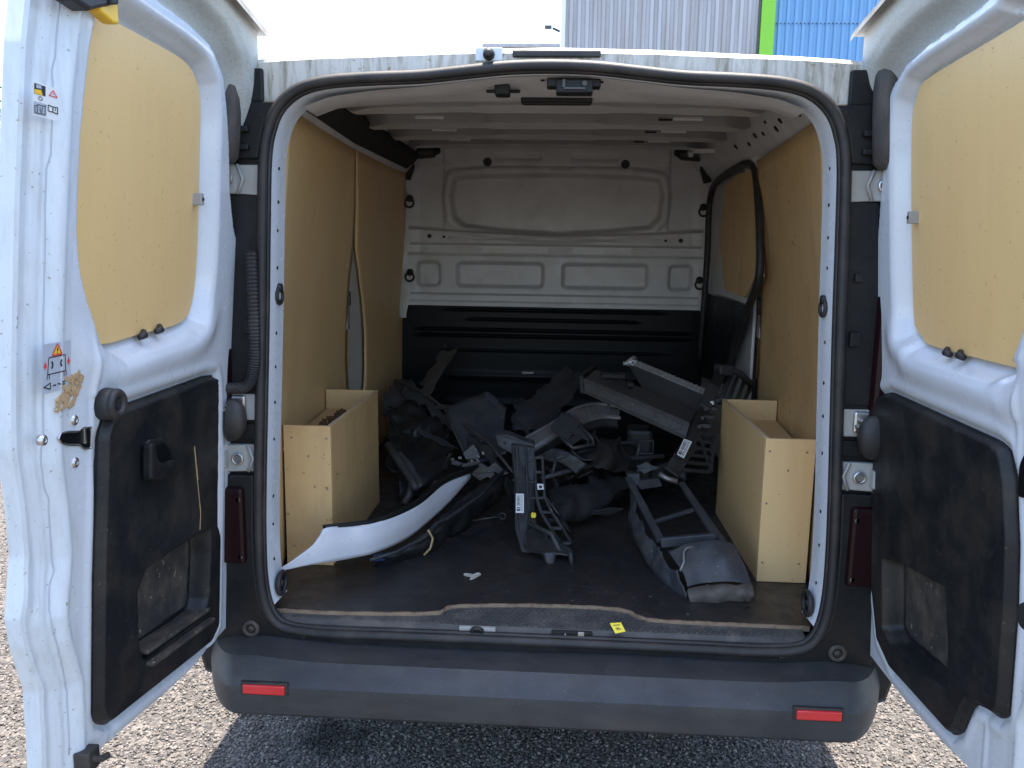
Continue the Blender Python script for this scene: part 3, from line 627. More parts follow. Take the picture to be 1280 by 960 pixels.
# wheels
for sx in (-1, 1):
    for y in (.95, 4.0):
        wroot = empty('wheel'); wroot.parent = van; wroot.location = (sx*.80, y-2.2, .32)
        b = MB(); b.tube([(sx*.80, y+.235*math.cos(t), .32+.235*math.sin(t)) for t in np.linspace(0,2*math.pi,33)[:-1]], .085, 10, True); o = b.build('tyre', 'rubber', wroot, True)
        b = MB(); b.cyl((sx*.74,y,.32),(sx*.86,y,.32),.17,n=28); b.build('rim', 'metal', wroot, bevel=.01)

# ================================================================== REAR DOORS
def yz(L): return [(-q[1], q[2]) for q in L]                    # (s from hinge line, z)
board_l = yz([(-0.800, -0.580, 1.888), (-0.800, -0.490, 1.889), (-0.800, -0.378, 1.888), (-0.800, -0.253, 1.884), (-0.800, -0.197, 1.866), (-0.800, -0.163, 1.821), (-0.800, -0.157, 1.696), (-0.800, -0.154, 1.505), (-0.800, -0.169, 1.390), (-0.800, -0.221, 1.345), (-0.800, -0.398, 1.335), (-0.800, -0.548, 1.333), (-0.800, -0.589, 1.386), (-0.800, -0.625, 1.456), (-0.800, -0.639, 1.528), (-0.800, -0.634, 1.655), (-0.800, -0.616, 1.783), (-0.800, -0.600, 1.848)])
board_r = yz([(0.813, -0.118, 1.796), (0.813, -0.140, 1.840), (0.813, -0.192, 1.865), (0.813, -0.532, 1.885)]) + [(.52,1.905),(.575,1.885),(.605,1.70),(.615,1.50),(.59,1.40),(.548,1.325)] + yz([(0.813, -0.563, 1.326), (0.813, -0.225, 1.328), (0.813, -0.168, 1.348), (0.813, -0.135, 1.383), (0.813, -0.118, 1.630)])
trim_l = yz([(-0.760, -0.093, 1.187), (-0.760, -0.102, 1.210), (-0.760, -0.160, 1.217), (-0.760, -0.541, 1.214), (-0.760, -0.571, 1.205), (-0.760, -0.590, 1.174), (-0.760, -0.609, 0.920), (-0.760, -0.620, 0.661), (-0.760, -0.610, 0.631), (-0.760, -0.581, 0.609), (-0.760, -0.134, 0.544), (-0.760, -0.082, 0.570), (-0.760, -0.077, 0.947)])
trim_r = yz([(0.775, -0.013, 1.165), (0.775, -0.035, 1.192), (0.775, -0.090, 1.207), (0.775, -0.545, 1.201), (0.775, -0.579, 1.193), (0.775, -0.601, 1.147), (0.775, -0.621, 1.044), (0.775, -0.628, 0.935), (0.775, -0.624, 0.738), (0.775, -0.603, 0.719), (0.775, -0.555, 0.711), (0.775, -0.519, 0.698), (0.775, -0.501, 0.671), (0.775, -0.476, 0.614), (0.775, -0.446, 0.587), (0.775, -0.164, 0.570), (0.775, -0.080, 0.602), (0.775, -0.034, 0.724), (0.775, -0.023, 0.982)])
pock_l = yz([(-0.760, -0.484, 0.835), (-0.760, -0.453, 0.867), (-0.760, -0.394, 0.866), (-0.760, -0.205, 0.856), (-0.760, -0.153, 0.845), (-0.760, -0.148, 0.789), (-0.760, -0.159, 0.672), (-0.760, -0.181, 0.646), (-0.760, -0.461, 0.679), (-0.760, -0.479, 0.723)])
pock_r = yz([(0.775, -0.110, 0.815), (0.775, -0.140, 0.839), (0.775, -0.218, 0.846), (0.775, -0.411, 0.876), (0.775, -0.430, 0.779), (0.775, -0.438, 0.666), (0.775, -0.172, 0.637), (0.775, -0.124, 0.654)])
def sfree(z):                                                     # free edge: curved like the tail of the van
    zs = [.45,.631,.748,.84,.888,.986,1.075,1.158,1.336,1.512,1.739,1.851,1.95,2.05]
    sv = [.708,.712,.715,.746,.755,.738,.746,.760,.757,.750,.735,.717,.70,.68]
    return np.interp(z, zs, sv)
def smooth_closed(P):
    P = [tuple(p) for p in P]; Q = np.array(P[-2:]+P+P[:3]); c = catmull(np.c_[Q, Q[:,:1]*0], 12*(len(Q)-1)+1)[:, :2]
    return c[24:-24]
def door(sx, hx, bpoly, tpoly, ppoly, rpoly):
    bpoly = [tuple(p) for p in resample(smooth_closed(bpoly), 80)]
    dn = empty('rear_door', (sx*hx, 0, .52)); dn.parent = van; dn.location = (sx*hx, -2.2, .52)
    def W(s, z, t): return (sx*(hx-t-.05*max(0,min(1.15,(z-1.25)/.6))+.035*max(0,min(1.2,(1.25-z)/.65))), -s, z)     # leans in with the body side, flares out below the belt
    NS, NZ = 200, 300
    U = np.linspace(0,1,NS); 
    S = np.zeros((NS,NZ)); Z = np.zeros((NS,NZ))
    zv = np.concatenate([np.linspace(0,1,NZ)])
    for j, v in enumerate(zv):
        z = .535+v*(2.045-.535)
        S[:, j] = .002 + U*(sfree(z)-.002); Z[:, j] = z
    lzt = 2.0+.10*(S/.62)                                         # top edge runs up under the drip lip
    Z = .535+(Z-.535)*(lzt-.535)/(2.045-.535)
    Z = Z + np.where(Z < .75, .05*ss(.75,.535,Z)*ss(.2,.75,S), 0)
    # raised inner panel with a big rounded upper hinge corner; past its joint the gutter sweeps in to the lip
    raised = round_poly(rpoly, .02)
    dr = sdpoly(raised, S, Z)
    sf = sfree(Z)
    H = .034-.020*ss(-.008,.002,dr)+(.052*ss(.004,.085,dr)+.007*np.exp(-((dr-.052)/.012)**2))*ss(1.66,1.86,Z)
    H = np.minimum(H, np.where(dr > .0, 1, .034*ss(.012,.062,sf-S)))
    H += .004*ss(.012,.016,sf-S) - .004*ss(.026,.031,sf-S) + .003*ss(.040,.046,sf-S) - .003*ss(.055,.066,sf-S)
    # window aperture with a sloping surround
    db = sdpoly(bpoly, S, Z)
    wide = np.clip(.58*(np.maximum(db,0)-np.minimum(dr,0)), .014, .046); wide = wide*(1-.55*ss(.50,.56,S))
    H = H - .041*ss(wide,.001,db)
    H += .010*np.exp(-((db-.055)/.03)**2)*ss(1.40,1.30,Z)         # bulge under the aperture
    # soft ridge between latch strip and trim, dents that catch the light low down
    H += .005*np.exp(-((sf-S-.150)/.008)**2)*ss(.012,.04,sdpoly(tpoly, S, Z))*ss(.02,.05,db) - .003*np.exp(-((sf-S-.15)/.012)**2)*(Z < 1.25)
    for (s0,z0,w0,w1,am,sl) in ((.70,.80,.018,.09,.005,.25),(.735,.72,.012,.05,.006,-.3),(.69,.66,.02,.07,.005,.1),(.74,.92,.015,.06,.004,.3)):
        uu = (S-s0)-(Z-z0)*sl; H += am*np.exp(-(uu/w0)**2-((Z-z0)/w1)**2)
    # hollow behind the trim
    dt = sdpoly(tpoly, S, Z)
    H = H - .10*ss(-.012,-.022,dt)
    H += .003*np.exp(-((dt-.022)/.010)**2) - .008*ss(.014,.0,dt)
    V = [W(S[i,j], Z[i,j], H[i,j]) for i in range(NS) for j in range(NZ)]
    F = gridfaces(NS, NZ)
    mi = []
    for f in F:
        c = f[0]; i, j = divmod(c, NZ); mi.append(1 if dr[i,j] > -.003 and Z[i,j] > 1.5 else (2 if sf[i,j]-S[i,j] < .085 else 0))
    inner = smooth_by_angle(mesh_obj('door_inner', V, F, ['paint','paint_gutter','paint_edge'], dn, True, mi), 60)
    # outer skin, rim and thickness
    V = []; 
    for i in range(0, NS, 4):
        for j in range(0, NZ, 6): V.append(W(S[i,j], Z[i,j], -.035-.02*ss(0,.3,sf[i,j]-S[i,j])*ss(.5,1.0,Z[i,j])))
    ns, nz = len(range(0,NS,4)), len(range(0,NZ,6))
    mesh_obj('door_skin', V, gridfaces(ns, nz), 'paint', dn, True)
    V = []
    for j in range(NZ): V += [W(S[-1,j], Z[-1,j], H[-1,j]), W(S[-1,j]+.006, Z[-1,j], H[-1,j]-.004), W(S[-1,j]+.008, Z[-1,j], -.028), W(S[-1,j]-.002, Z[-1,j], -.036)]
    smooth_by_angle(mesh_obj('door_edge', V, gridfaces(NZ, 4), 'paint_edge', dn, True), 40)
    V = []
    for j in range(NZ): V += [W(S[0,j], Z[0,j], H[0,j]), W(S[0,j]-.004, Z[0,j], H[0,j]-.004), W(S[0,j]-.004, Z[0,j], -.05)]
    smooth_by_angle(mesh_obj('door_edge', V, gridfaces(NZ, 3), 'paint', dn, True), 40)
    V = []
    for i in range(NS): V += [W(S[i,0], Z[i,0], H[i,0]), W(S[i,0], Z[i,0]-.006, H[i,0]-.006), W(S[i,0], Z[i,0]-.004, -.035)]
    smooth_by_angle(mesh_obj('door_edge', V, gridfaces(NS, 3), 'paint', dn, True), 40)
    # seam sealant run along the free edge
    for inset in (.036,):
        b = MB(); pts = []
        for j in range(6, NZ-6, 4):
            i = int(np.argmin(np.abs(sf[:,j]-inset-S[:,j]))); pts.append(W(S[i,j], Z[i,j], H[i,j]+.0004))
        b.tube(pts, .0012, 5); b.build('seam_sealant', 'sgrey', dn, True)
    # drip lip on top, reaching over the roof edge when shut
    def lz(q): return 2.0+.10*(q/.62)
    b = MB(); P8 = []
    for dz in (0,.009):
        for q, t in ((-.022,.085),(.62,.085),(.62,-.05),(-.022,-.05)): P8.append(W(q, lz(q)+dz, t))
    b.hexa(P8); b.add([W(-.022,lz(-.022)+.004,.086),W(.62,lz(.62)+.004,.086),W(.62,lz(.62)-.010,.089),W(-.022,lz(-.022)-.010,.089)],[(0,1,2,3)]); b.build('drip_lip', 'lip', dn, bevel=.002)
    # window board
    bp = resample(smooth_closed(bpoly), 90); bpn = round_poly([tuple(p) for p in bp], .01, 1)
    b = MB(); b.prism([W(s, z, .0005) for s, z in bp], Vector(W(0,0,.0045))-Vector(W(0,0,0)))
    b.build('window_board', 'ply_door', dn, bevel=.001)
    # trim panel: polar grid round the middle, rolled edge, pocket sunk in
    N, K = 240, 90
    tp = resample(round_poly(tpoly, .012, 3), N); c = np.array([np.mean(tp[:,0]), .90 if sx < 0 else .87])
    V = []; Ft = []
    R = np.concatenate([np.linspace(1,.93,12), np.linspace(.92,.0,K-12)])
    SS = c[0]+np.outer(R, tp[:,0]-c[0]); ZZ = c[1]+np.outer(R, tp[:,1]-c[1])
    d = sdpoly(tpoly, SS, ZZ); dp = sdpoly(ppoly, SS, ZZ)
    T = .047 - .016*ss(-.014,.0,d)
    T += .004*np.exp(-((d+.030)/.008)**2)*0
    T -= .045*ss(.004,-.012,dp)
    if sx < 0:                                                   # pocket with a flat ledge, raised fold by the hinge side
        T += .022*ss(.028,.010,ZZ-(.665+.25*(SS-.33)*-0-.0))*ss(.002,-.01,dp)*0
        fold = .014*ss(.112,.104,SS)*ss(.80,.86,ZZ); T -= fold
    V = [W(SS[i,j], ZZ[i,j], T[i,j]) for i in range(K) for j in range(N)]
    V += [W(tp[j,0], tp[j,1], .020) for j in range(N)]
    Ft = [(i*N+j, i*N+(j+1) % N, (i+1)*N+(j+1) % N, (i+1)*N+j) for i in range(K-1) for j in range(N)]
    Ft += [(K*N+j, K*N+(j+1) % N, (j+1) % N, j) for j in range(N)]
    mi = []
    for f in Ft:
        k = f[0]
        if k < K*N:
            i, j = divmod(k, N); mi.append(1 if dp[i,j] < -.020 else 0)
        else: mi.append(0)
    smooth_by_angle(mesh_obj('trim_panel', V, Ft, ['trim','trim_dusty'], dn, True, mi), 50)
    cl2 = yz([(-0.785, -0.402, 1.334), (-0.785, -0.337, 1.339)]) if sx < 0 else yz([(0.795, -0.311, 1.324), (0.795, -0.364, 1.325)])
    (ct2,) = yz([(-0.785, -0.179, 1.610)]) if sx < 0 else yz([(0.795, -0.150, 1.592)])
    # two vents under the board, small clip on its hinge side
    bs = [p for p in bpoly]; 
    for s, zb in cl2:
        b = MB(); b.tube([W(s-.012,zb+.006,.008),W(s,zb,.016),W(s+.014,zb-.003,.014)], [.006,.008,.006], 8); b.build('board_clip', 'rubber', dn, True)
    cs_, cz_ = ct2; b = MB(); b.box(W(cs_,cz_,.012),(.026,.014,.026)); ck = b.build('board_catch', 'hinge', dn, bevel=.002)
    b = MB(); b.cyl(W(cs_,cz_,.024),W(cs_,cz_,.0265),.004); b.build('catch_screw', 'dirtline', dn)
    # oval rubber stop at the hinge side, round bump stop by the latch
    zo = 1.09; so_ = .045
    V = []; Fo = []
    for i in range(9):
        t = i/8*math.pi/2
        for j in range(28):
            a = 2*math.pi*j/28; V.append(W(so_+.028*math.cos(t)**.7*math.cos(a), zo+.054*math.cos(t)**.7*math.sin(a), .045+.042*math.sin(t)))
    Fo = [(i*28+j, i*28+(j+1) % 28, (i+1)*28+(j+1) % 28, (i+1)*28+j) for i in range(8) for j in range(28)]
    mesh_obj('door_stop', V, Fo, 'rubber', dn, True)
    return dn, W
dl, WL = door(-1, .805, board_l, trim_l, pock_l, [(-.10,.30),(-.10,1.50),(.015,1.54),(.050,1.635),(.064,1.73),(.080,1.80),(.110,1.882),(.177,1.931),(.306,1.95),(.413,1.957),(.55,1.972),(.90,2.01),(.90,.30)])
dr_, WR = door(1, .818, board_r, trim_r, pock_r, [(-.10,.30),(-.10,1.50),(.0,1.54),(.020,1.654),(.038,1.74),(.050,1.815),(.075,1.868),(.150,1.903),(.243,1.918),(.371,1.925),(.503,1.938),(.90,1.98),(.90,.30)])
def at_l(L): return [(-q[1], q[2]) for q in L]

# left door fittings
(s, z), = at_l([(-0.765, -0.579, 1.230)]); b = MB(); b.cyl(WL(s,z,.035),WL(s,z,.062),.030,.027,n=28); b.torus(WL(s,z,.060),(1,0,0),.020,.0085,28,10); b.build('bump_stop', 'rubber', dl, True)
b = MB(); b.cyl(WL(s,z,.056),WL(s,z,.064),.008); b.build('stop_bolt', 'dirtline', dl)
for q in at_l([(-0.772, -0.664, 1.218), (-0.772, -0.664, 1.145), (-0.772, -0.747, 1.203)]):
    b = MB(); b.cyl(WL(*q,.028),WL(*q,.0365),.0085,n=18); b.torus(WL(*q,.0365),(1,0,0),.005,.0015,16,6); b.build('latch_screw', 'metal', dl, True)
lp = at_l([(-0.772, -0.710, 1.197), (-0.772, -0.704, 1.204), (-0.772, -0.687, 1.203), (-0.772, -0.656, 1.197), (-0.772, -0.644, 1.200), (-0.772, -0.618, 1.196), (-0.772, -0.617, 1.159), (-0.772, -0.638, 1.162), (-0.772, -0.654, 1.173), (-0.772, -0.687, 1.181), (-0.772, -0.704, 1.189)])
b = MB(); b.prism([WL(s,z,.028) for s,z in lp], Vector(WL(0,0,.0075))-Vector(WL(0,0,0))); b.build('door_latch', 'black', dl, bevel=.003)
b = MB(); b.tube([WL(s,z,.0355) for s,z in lp], .0022, 6, True); q = at_l([(-0.768, -0.639, 1.185)])[0]; b.box(WL(*q,.036),(.006,.006,.026)); b.build('latch_frame', 'metal', dl, bevel=.001)
q = at_l([(-0.765, -0.698, 1.195)])[0]; b = MB(); b.cyl(WL(*q,.034),WL(*q,.038),.008); b.build('latch_pin', 'black', dl)
# inner release handle: bezel, recessed cup, lever
hp = at_l([(-0.750, -0.467, 1.056), (-0.750, -0.466, 1.129), (-0.750, -0.451, 1.136), (-0.750, -0.406, 1.129), (-0.750, -0.369, 1.109), (-0.750, -0.348, 1.080), (-0.750, -0.344, 1.058), (-0.750, -0.355, 1.044)])
b = MB(); b.prism([WL(s,z,.044) for s,z in hp], Vector(WL(0,0,.013))-Vector(WL(0,0,0))); b.build('door_handle', 'plastic', dl, bevel=.005)
cup = at_l([(-0.745, -0.439, 1.116), (-0.745, -0.413, 1.121), (-0.745, -0.386, 1.106), (-0.745, -0.369, 1.082), (-0.745, -0.376, 1.070), (-0.745, -0.413, 1.078)])
b = MB(); b.prism([WL(s,z,.0565) for s,z in cup], Vector(WL(0,0,.0018))-Vector(WL(0,0,0))); b.build('handle_cup', 'black', dl)
lev = at_l([(-0.740, -0.477, 1.062), (-0.740, -0.476, 1.132), (-0.740, -0.461, 1.133), (-0.740, -0.449, 1.094), (-0.740, -0.416, 1.078), (-0.740, -0.376, 1.077), (-0.740, -0.369, 1.062), (-0.740, -0.393, 1.048), (-0.740, -0.416, 1.043)])
b = MB(); b.prism([WL(s,z,.050) for s,z in lev], Vector(WL(0,0,.022))-Vector(WL(0,0,0))); b.build('handle_lever', 'plastic', dl, bevel=.006)
# scuffed bare edge on the fold and scratches on the panel
b = MB(); q = at_l([(-0.765, -0.241, 1.071), (-0.765, -0.224, 0.989), (-0.765, -0.207, 0.908), (-0.765, -0.211, 0.867)])
for i in range(3): b.bar(WL(*q[i],.047),WL(*q[i+1],.0475),.0015 if i else .003,.0030-.0006*i)
b.build('scuffed_fold', 'mud', dl)
# pocket ledge
q = at_l([(-0.770, -0.442, 0.663), (-0.770, -0.263, 0.649), (-0.770, -0.267, 0.665), (-0.770, -0.442, 0.681)])
b = MB(); q = at_l([(-0.765, -0.455, 0.677), (-0.765, -0.156, 0.634)])
b.prism([WL(q[0][0],q[0][1]+.010,.004),WL(q[1][0],q[1][1]+.010,.004),WL(q[1][0],q[1][1]+.020,.004),WL(q[0][0],q[0][1]+.020,.004)], Vector(WL(0,0,.047))-Vector(WL(0,0,0))); b.prism([WL(q[0][0],q[0][1]-.016,.030),WL(q[1][0],q[1][1]-.016,.030),WL(q[1][0],q[1][1]-.006,.030),WL(q[0][0],q[0][1]-.006,.030)], Vector(WL(0,0,.033))-Vector(WL(0,0,0))); b.build('pocket_ledge', 'trim_dusty', dl, bevel=.003)
# dried mud smear under the sticker
rs = random.Random(4); b = MB(); c0 = at_l([(-0.772, -0.676, 1.269)])[0]
for i in range(46):
    u = rs.random(); s = c0[0]+.028*(rs.random()-.5)*2-(u-.5)*.03; z = c0[1]+(u-.5)*.05
    b.box(WL(s,z,.0345),(.002+.003*rs.random(),.006+.016*rs.random(),.003+.005*rs.random()), Matrix.Rotation(.6+rs.random()*.5,3,'X'))
b.build('mud_smear', 'mud', dl, kind='stuff')
# stickers (print as thin shapes of their own colour on the sticker face)
def sticker(dn, W, corners, marks, base):
    (s0,z0),(s1,z1) = corners                                     # s0 = free-edge side (left in view), z0 top
    V = []; F = []; I = []
    def P2(u, v, k): return W(s0+(s1-s0)*u, z0+(z1-z0)*v, .0352+.0004*k)
    def poly(pts, m, k=1):
        n = len(V); V.extend(P2(u, v, k) for u, v in pts); F.append(tuple(range(n, n+len(pts)))); I.append(m)
    def line(a, b_, w_, m, k=2, asp=1.0):
        dx, dy = b_[0]-a[0], b_[1]-a[1]; L = math.hypot(dx, dy); nx, ny = -dy/L*w_/2, dx/L*w_/2
        poly([(a[0]+nx,a[1]+ny),(b_[0]+nx,b_[1]+ny),(b_[0]-nx,b_[1]-ny),(a[0]-nx,a[1]-ny)], m, k)
    poly([(0,0),(1,0),(1,1),(0,1)], 0, 0)
    marks(poly, line)
    return mesh_obj('warning_sticker', V, F, [base,'ink','sgrey','sred','syel','label'], dn, False, I)
def mk1(poly, line):
    poly([(.05,.05),(.48,.05),(.48,.35),(.05,.35)], 1); poly([(.05,.23),(.30,.20),(.36,.35),(.05,.35)], 4, 2); poly([(.10,.08),(.30,.07),(.32,.16),(.12,.18)], 2, 2)
    for a, c in (((.62,.28),(.78,.10)),((.78,.10),(.94,.28)),((.94,.28),(.62,.28))): line(a, c, .03, 3)
    line((.78,.17),(.78,.23), .02, 3)
    ci = [(.28+.075*math.cos(t), .455+.05*math.sin(t)) for t in np.linspace(0,6.283,13)]
    for i in range(12): line(ci[i], ci[i+1], .022, 1)
    poly([(.03,.58),(.52,.58),(.52,.95),(.03,.95)], 2)
    for a, c in (((.03,.72),(.15,.70)),((.15,.66),(.15,.90)),((.15,.66),(.45,.66)),((.45,.66),(.45,.90)),((.40,.66),(.50,.62)),((.06,.74),(.06,.92)),((.06,.92),(.45,.90)),((.24,.72),(.28,.88)),((.34,.70),(.32,.88))): line(a, c, .022, 1, 3)
    for a, c in (((.58,.58),(.58,.76)),((.58,.76),(.77,.76)),((.77,.76),(.96,.78)),((.96,.78),(.96,.58)),((.58,.58),(.77,.60)),((.77,.60),(.96,.58)),((.77,.60),(.77,.76))): line(a, c, .03, 1)
    line((.87,.62),(.87,.70),.03,1)
c1 = at_l([(-0.770, -0.772, 1.738), (-0.770, -0.712, 1.695)]); c1z = at_l([(-0.770, -0.772, 1.687), (-0.770, -0.712, 1.750)])
sticker(dl, WL, ((c1[0][0], c1[0][1]), (c1[1][0], c1[1][1]-.004)), mk1, 'label')
def mk2(poly, line):
    poly([(.32,.25),(.50,.03),(.66,.25)], 4); line((.32,.25),(.50,.03),.03,3); line((.50,.03),(.66,.25),.03,3); line((.66,.25),(.32,.25),.03,3); line((.5,.11),(.5,.18),.035,1); line((.5,.205),(.5,.23),.035,1)
    for a, c in (((.20,.28),(.78,.28)),((.20,.28),(.16,.62)),((.78,.28),(.80,.62)),((.16,.62),(.80,.62)),((.16,.62),(.14,.72)),((.22,.62),(.22,.72)),((.74,.62),(.75,.74)),((.82,.62),(.82,.74))): line(a, c, .022, 1)
    for k, sg in ((.24,1),(.72,-1)):
        for i in range(4):
            t0, t1 = -1+.5*i, -.5+.5*i; line((k+sg*.10*math.cos(t0), .44+.08*math.sin(t0)),(k+sg*.10*math.cos(t1), .44+.08*math.sin(t1)),.05,1)
    poly([(.03,.44),(.09,.33),(.10,.40),(.13,.40),(.13,.48),(.10,.48),(.09,.53)], 3); poly([(.97,.44),(.91,.33),(.90,.40),(.87,.40),(.87,.48),(.90,.48),(.91,.53)], 3)
    line((.03,.86),(.26,.80),.025,1); line((.26,.80),(.26,.93),.025,1); line((.26,.93),(.03,.86),.025,1)
    line((.34,.87),(.46,.87),.03,1); line((.52,.85),(.62,.88),.03,1); line((.68,.84),(.78,.84),.03,1); line((.68,.89),(.78,.89),.03,1)
c2 = at_l([(-0.770, -0.749, 1.354), (-0.770, -0.675, 1.276)])
sticker(dl, WL, ((c2[0][0]-.001, c2[0][1]), (c2[1][0], c2[1][1]+.0)), mk2, 'sgrey')
# lower catch of each door
for dn, W in ((dl, WL), (dr_, WR)):
    b = MB(); b.box(W(.655,.590,.040),(.03,.035,.04)); b.tube([W(.66,.595,.05),W(.645,.585,.062),W(.63,.583,.066)], .007, 8); b.build('lower_catch', 'rubber', dn, bevel=.006)
# right door: latch
b = MB(); b.prism([WR(s,z,.018) for s,z in round_poly([(.625,1.125),(.70,1.14),(.70,1.21),(.64,1.205),(.625,1.18)],.01)], Vector(WR(0,0,.024))-Vector(WR(0,0,0))); b.build('door_latch', 'black', dr_, bevel=.004)
b = MB(); b.cyl(WR(.705,.955,.03),WR(.705,.955,.065),.026,.022,n=22); b.build('bump_stop', 'rubber', dr_, bevel=.006)

# yellow clamp biting the top of the left window surround
cl = empty('spring_clamp', (-.775,-.47,1.93), label='yellow and black hand clamp gripping the top edge of the left door window board', cat='clamp')
q = [(-0.700, -0.631, 1.904), (-0.700, -0.581, 1.917), (-0.700, -0.577, 1.865), (-0.700, -0.595, 1.862), (-0.700, -0.631, 1.869), (-0.700, -0.638, 1.886)]; b = MB(); b.prism(q, (-.022,0,0)); b.build('clamp_jaw', 'yellow', cl, bevel=.004)
q = [(-0.695, -0.726, 1.878), (-0.695, -0.554, 1.935), (-0.695, -0.582, 1.899), (-0.695, -0.613, 1.883), (-0.695, -0.641, 1.873), (-0.695, -0.669, 1.861), (-0.695, -0.706, 1.864)]; b = MB(); b.prism(q, (-.035,0,0)); b.build('clamp_body', 'rubber', cl, bevel=.006)
q = [(-0.690, -0.619, 1.903), (-0.690, -0.590, 1.912), (-0.690, -0.595, 1.891), (-0.690, -0.619, 1.884)]; b = MB(); b.prism(q, (-.008,0,0)); b.build('clamp_pad', 'plastic', cl, bevel=.003)

# ================================================================== CAR PARTS IN THE BAY
def scrap(name, loc, label, cat): return empty(name, loc, label=label, cat=cat, group='salvaged car parts heaped in the van', kind='thing')
# 1 bumper cover: silver-white painted skin, black rim above, black torn skirt below
c = scrap('bumper_cover', (-.35,.45,.57), 'silver white painted bumper skin with torn black skirt, curving out of the heap', 'bumper cover')
top = [(-0.719, 0.135, 0.637), (-0.695, 0.147, 0.650), (-0.672, 0.160, 0.666), (-0.641, 0.178, 0.689), (-0.624, 0.190, 0.713), (-0.608, 0.200, 0.734), (-0.556, 0.245, 0.727), (-0.487, 0.300, 0.720), (-0.398, 0.460, 0.723), (-0.339, 0.660, 0.742), (-0.273, 0.850, 0.731)]
bot = [(-0.719, 0.135, 0.630), (-0.696, 0.147, 0.631), (-0.669, 0.162, 0.633), (-0.638, 0.180, 0.634), (-0.613, 0.196, 0.633), (-0.585, 0.217, 0.631), (-0.543, 0.252, 0.629), (-0.489, 0.300, 0.629), (-0.414, 0.450, 0.627), (-0.333, 0.660, 0.661), (-0.270, 0.850, 0.707)]
mid = [tuple(.5*(a+b)+d*min(1,max(0,i-2)/7) for a, b, d in zip(p, q, (.002,-.012,.0))) for i, (p, q) in enumerate(zip(top, bot))]
sheet('painted_skin', [top, mid, bot], 'skin', c, 50, 9, .004)
rim = [(-0.616, 0.205, 0.741), (-0.490, 0.310, 0.731), (-0.399, 0.470, 0.738), (-0.335, 0.670, 0.756), (-0.243, 0.860, 0.750)]; tp2 = [(-0.613, 0.203, 0.730), (-0.489, 0.305, 0.718), (-0.399, 0.465, 0.721), (-0.339, 0.665, 0.738), (-0.268, 0.855, 0.729)]
sheet('upper_rim', [rim, tp2], 'plastic', c, 40, 3, .012)
sheet('lower_skirt', [[(-0.499, 0.345, 0.609), (-0.432, 0.440, 0.607), (-0.362, 0.550, 0.631), (-0.307, 0.670, 0.665), (-0.241, 0.850, 0.687), (-0.139, 1.000, 0.746)], [(-0.513, 0.310, 0.602), (-0.433, 0.380, 0.596), (-0.360, 0.460, 0.605), (-0.303, 0.600, 0.632), (-0.226, 0.760, 0.656), (-0.131, 0.920, 0.695)], [(-0.515, 0.350, 0.566), (-0.460, 0.410, 0.529), (-0.378, 0.490, 0.526), (-0.314, 0.620, 0.550), (-0.224, 0.800, 0.582), (-0.135, 0.950, 0.637)]], 'scrap', c, 60, 18, .005, crumple=.010, cs=18, ragged=.06)
b = MB(); b.tube([(-0.508, 0.300, 0.604), (-0.443, 0.370, 0.604), (-0.371, 0.450, 0.623), (-0.344, 0.520, 0.645), (-0.314, 0.580, 0.644), (-0.227, 0.760, 0.668), (-0.133, 0.950, 0.735)], .006, 8); b.build('skirt_edge', 'scrap_grey', c, True)
b = MB(); b.box((-0.413, 0.475, 0.639),(.022,.012,.020)); b.build('clip_hole', 'dirtline', c, bevel=.002)
b = MB(); b.tube([(-0.360, 0.460, 0.646), (-0.345, 0.460, 0.618), (-0.351, 0.450, 0.590), (-0.370, 0.440, 0.570)], .004, 6); b.build('torn_edge', 'mud', c, True)
b = MB(); b.prism([(-0.502, 0.318, 0.612), (-0.451, 0.370, 0.606), (-0.456, 0.370, 0.581), (-0.498, 0.318, 0.592)], (0,.004,0)); b.build('blue_film', mat('blue_film', (.03,.06,.16), .3), c)

# 2 front carrier standing in the middle
c = scrap('front_carrier', (0,.5,.57), 'upright black plastic front carrier with a white barcode label and a yellow paint dot', 'front carrier')
b = MB(); pl = [(-0.121, 0.760, 0.854), (-0.040, 0.750, 0.847), (-0.038, 0.670, 0.746), (-0.032, 0.600, 0.669), (-0.018, 0.520, 0.622), (0.014, 0.460, 0.582), (-0.066, 0.460, 0.584), (-0.091, 0.530, 0.632), (-0.106, 0.680, 0.752)]; b.prism(pl, (0,.014,.004)); b.build('main_plate', 'scrap_grey', c, bevel=.003)
b = MB(); b.prism([(-0.179, 0.800, 0.877), (-0.137, 0.790, 0.883), (-0.075, 0.780, 0.862), (-0.041, 0.770, 0.854), (-0.040, 0.765, 0.815), (-0.106, 0.765, 0.813), (-0.170, 0.790, 0.842)], (0,.03,.01)); b.build('top_bracket', 'scrap_grey', c, bevel=.004)
b = MB(); b.cyl((-0.144, 0.785, 0.853), (-0.147, 0.830, 0.842), .005, n=10); b.build('bracket_hole', 'dirtline', c)
lad = MB()
E1 = [(-0.039, 0.735, 0.817), (-0.035, 0.700, 0.777), (-0.030, 0.665, 0.742), (-0.026, 0.635, 0.707), (-0.011, 0.600, 0.670), (0.022, 0.550, 0.634), (0.053, 0.490, 0.604)]; E3 = [(-0.012, 0.730, 0.822), (-0.008, 0.695, 0.779), (-0.004, 0.660, 0.745), (0.000, 0.630, 0.710), (0.025, 0.595, 0.673), (0.060, 0.545, 0.637), (0.088, 0.485, 0.612)]
for i in range(7): lad.bar(E1[i], E3[i], .010, .008)
lad.tube(E3, .0055, 6); lad.tube(E1, .006, 6); lad.build('ladder_ribs', 'scrap_grey', c)
b = MB()
for A in ("641,600@.672 668,602@.665","643,620@.632 669,622@.63","642,575@.722 668,578@.718","650,640@.585 672,644@.58"): q = P(A) if False else None
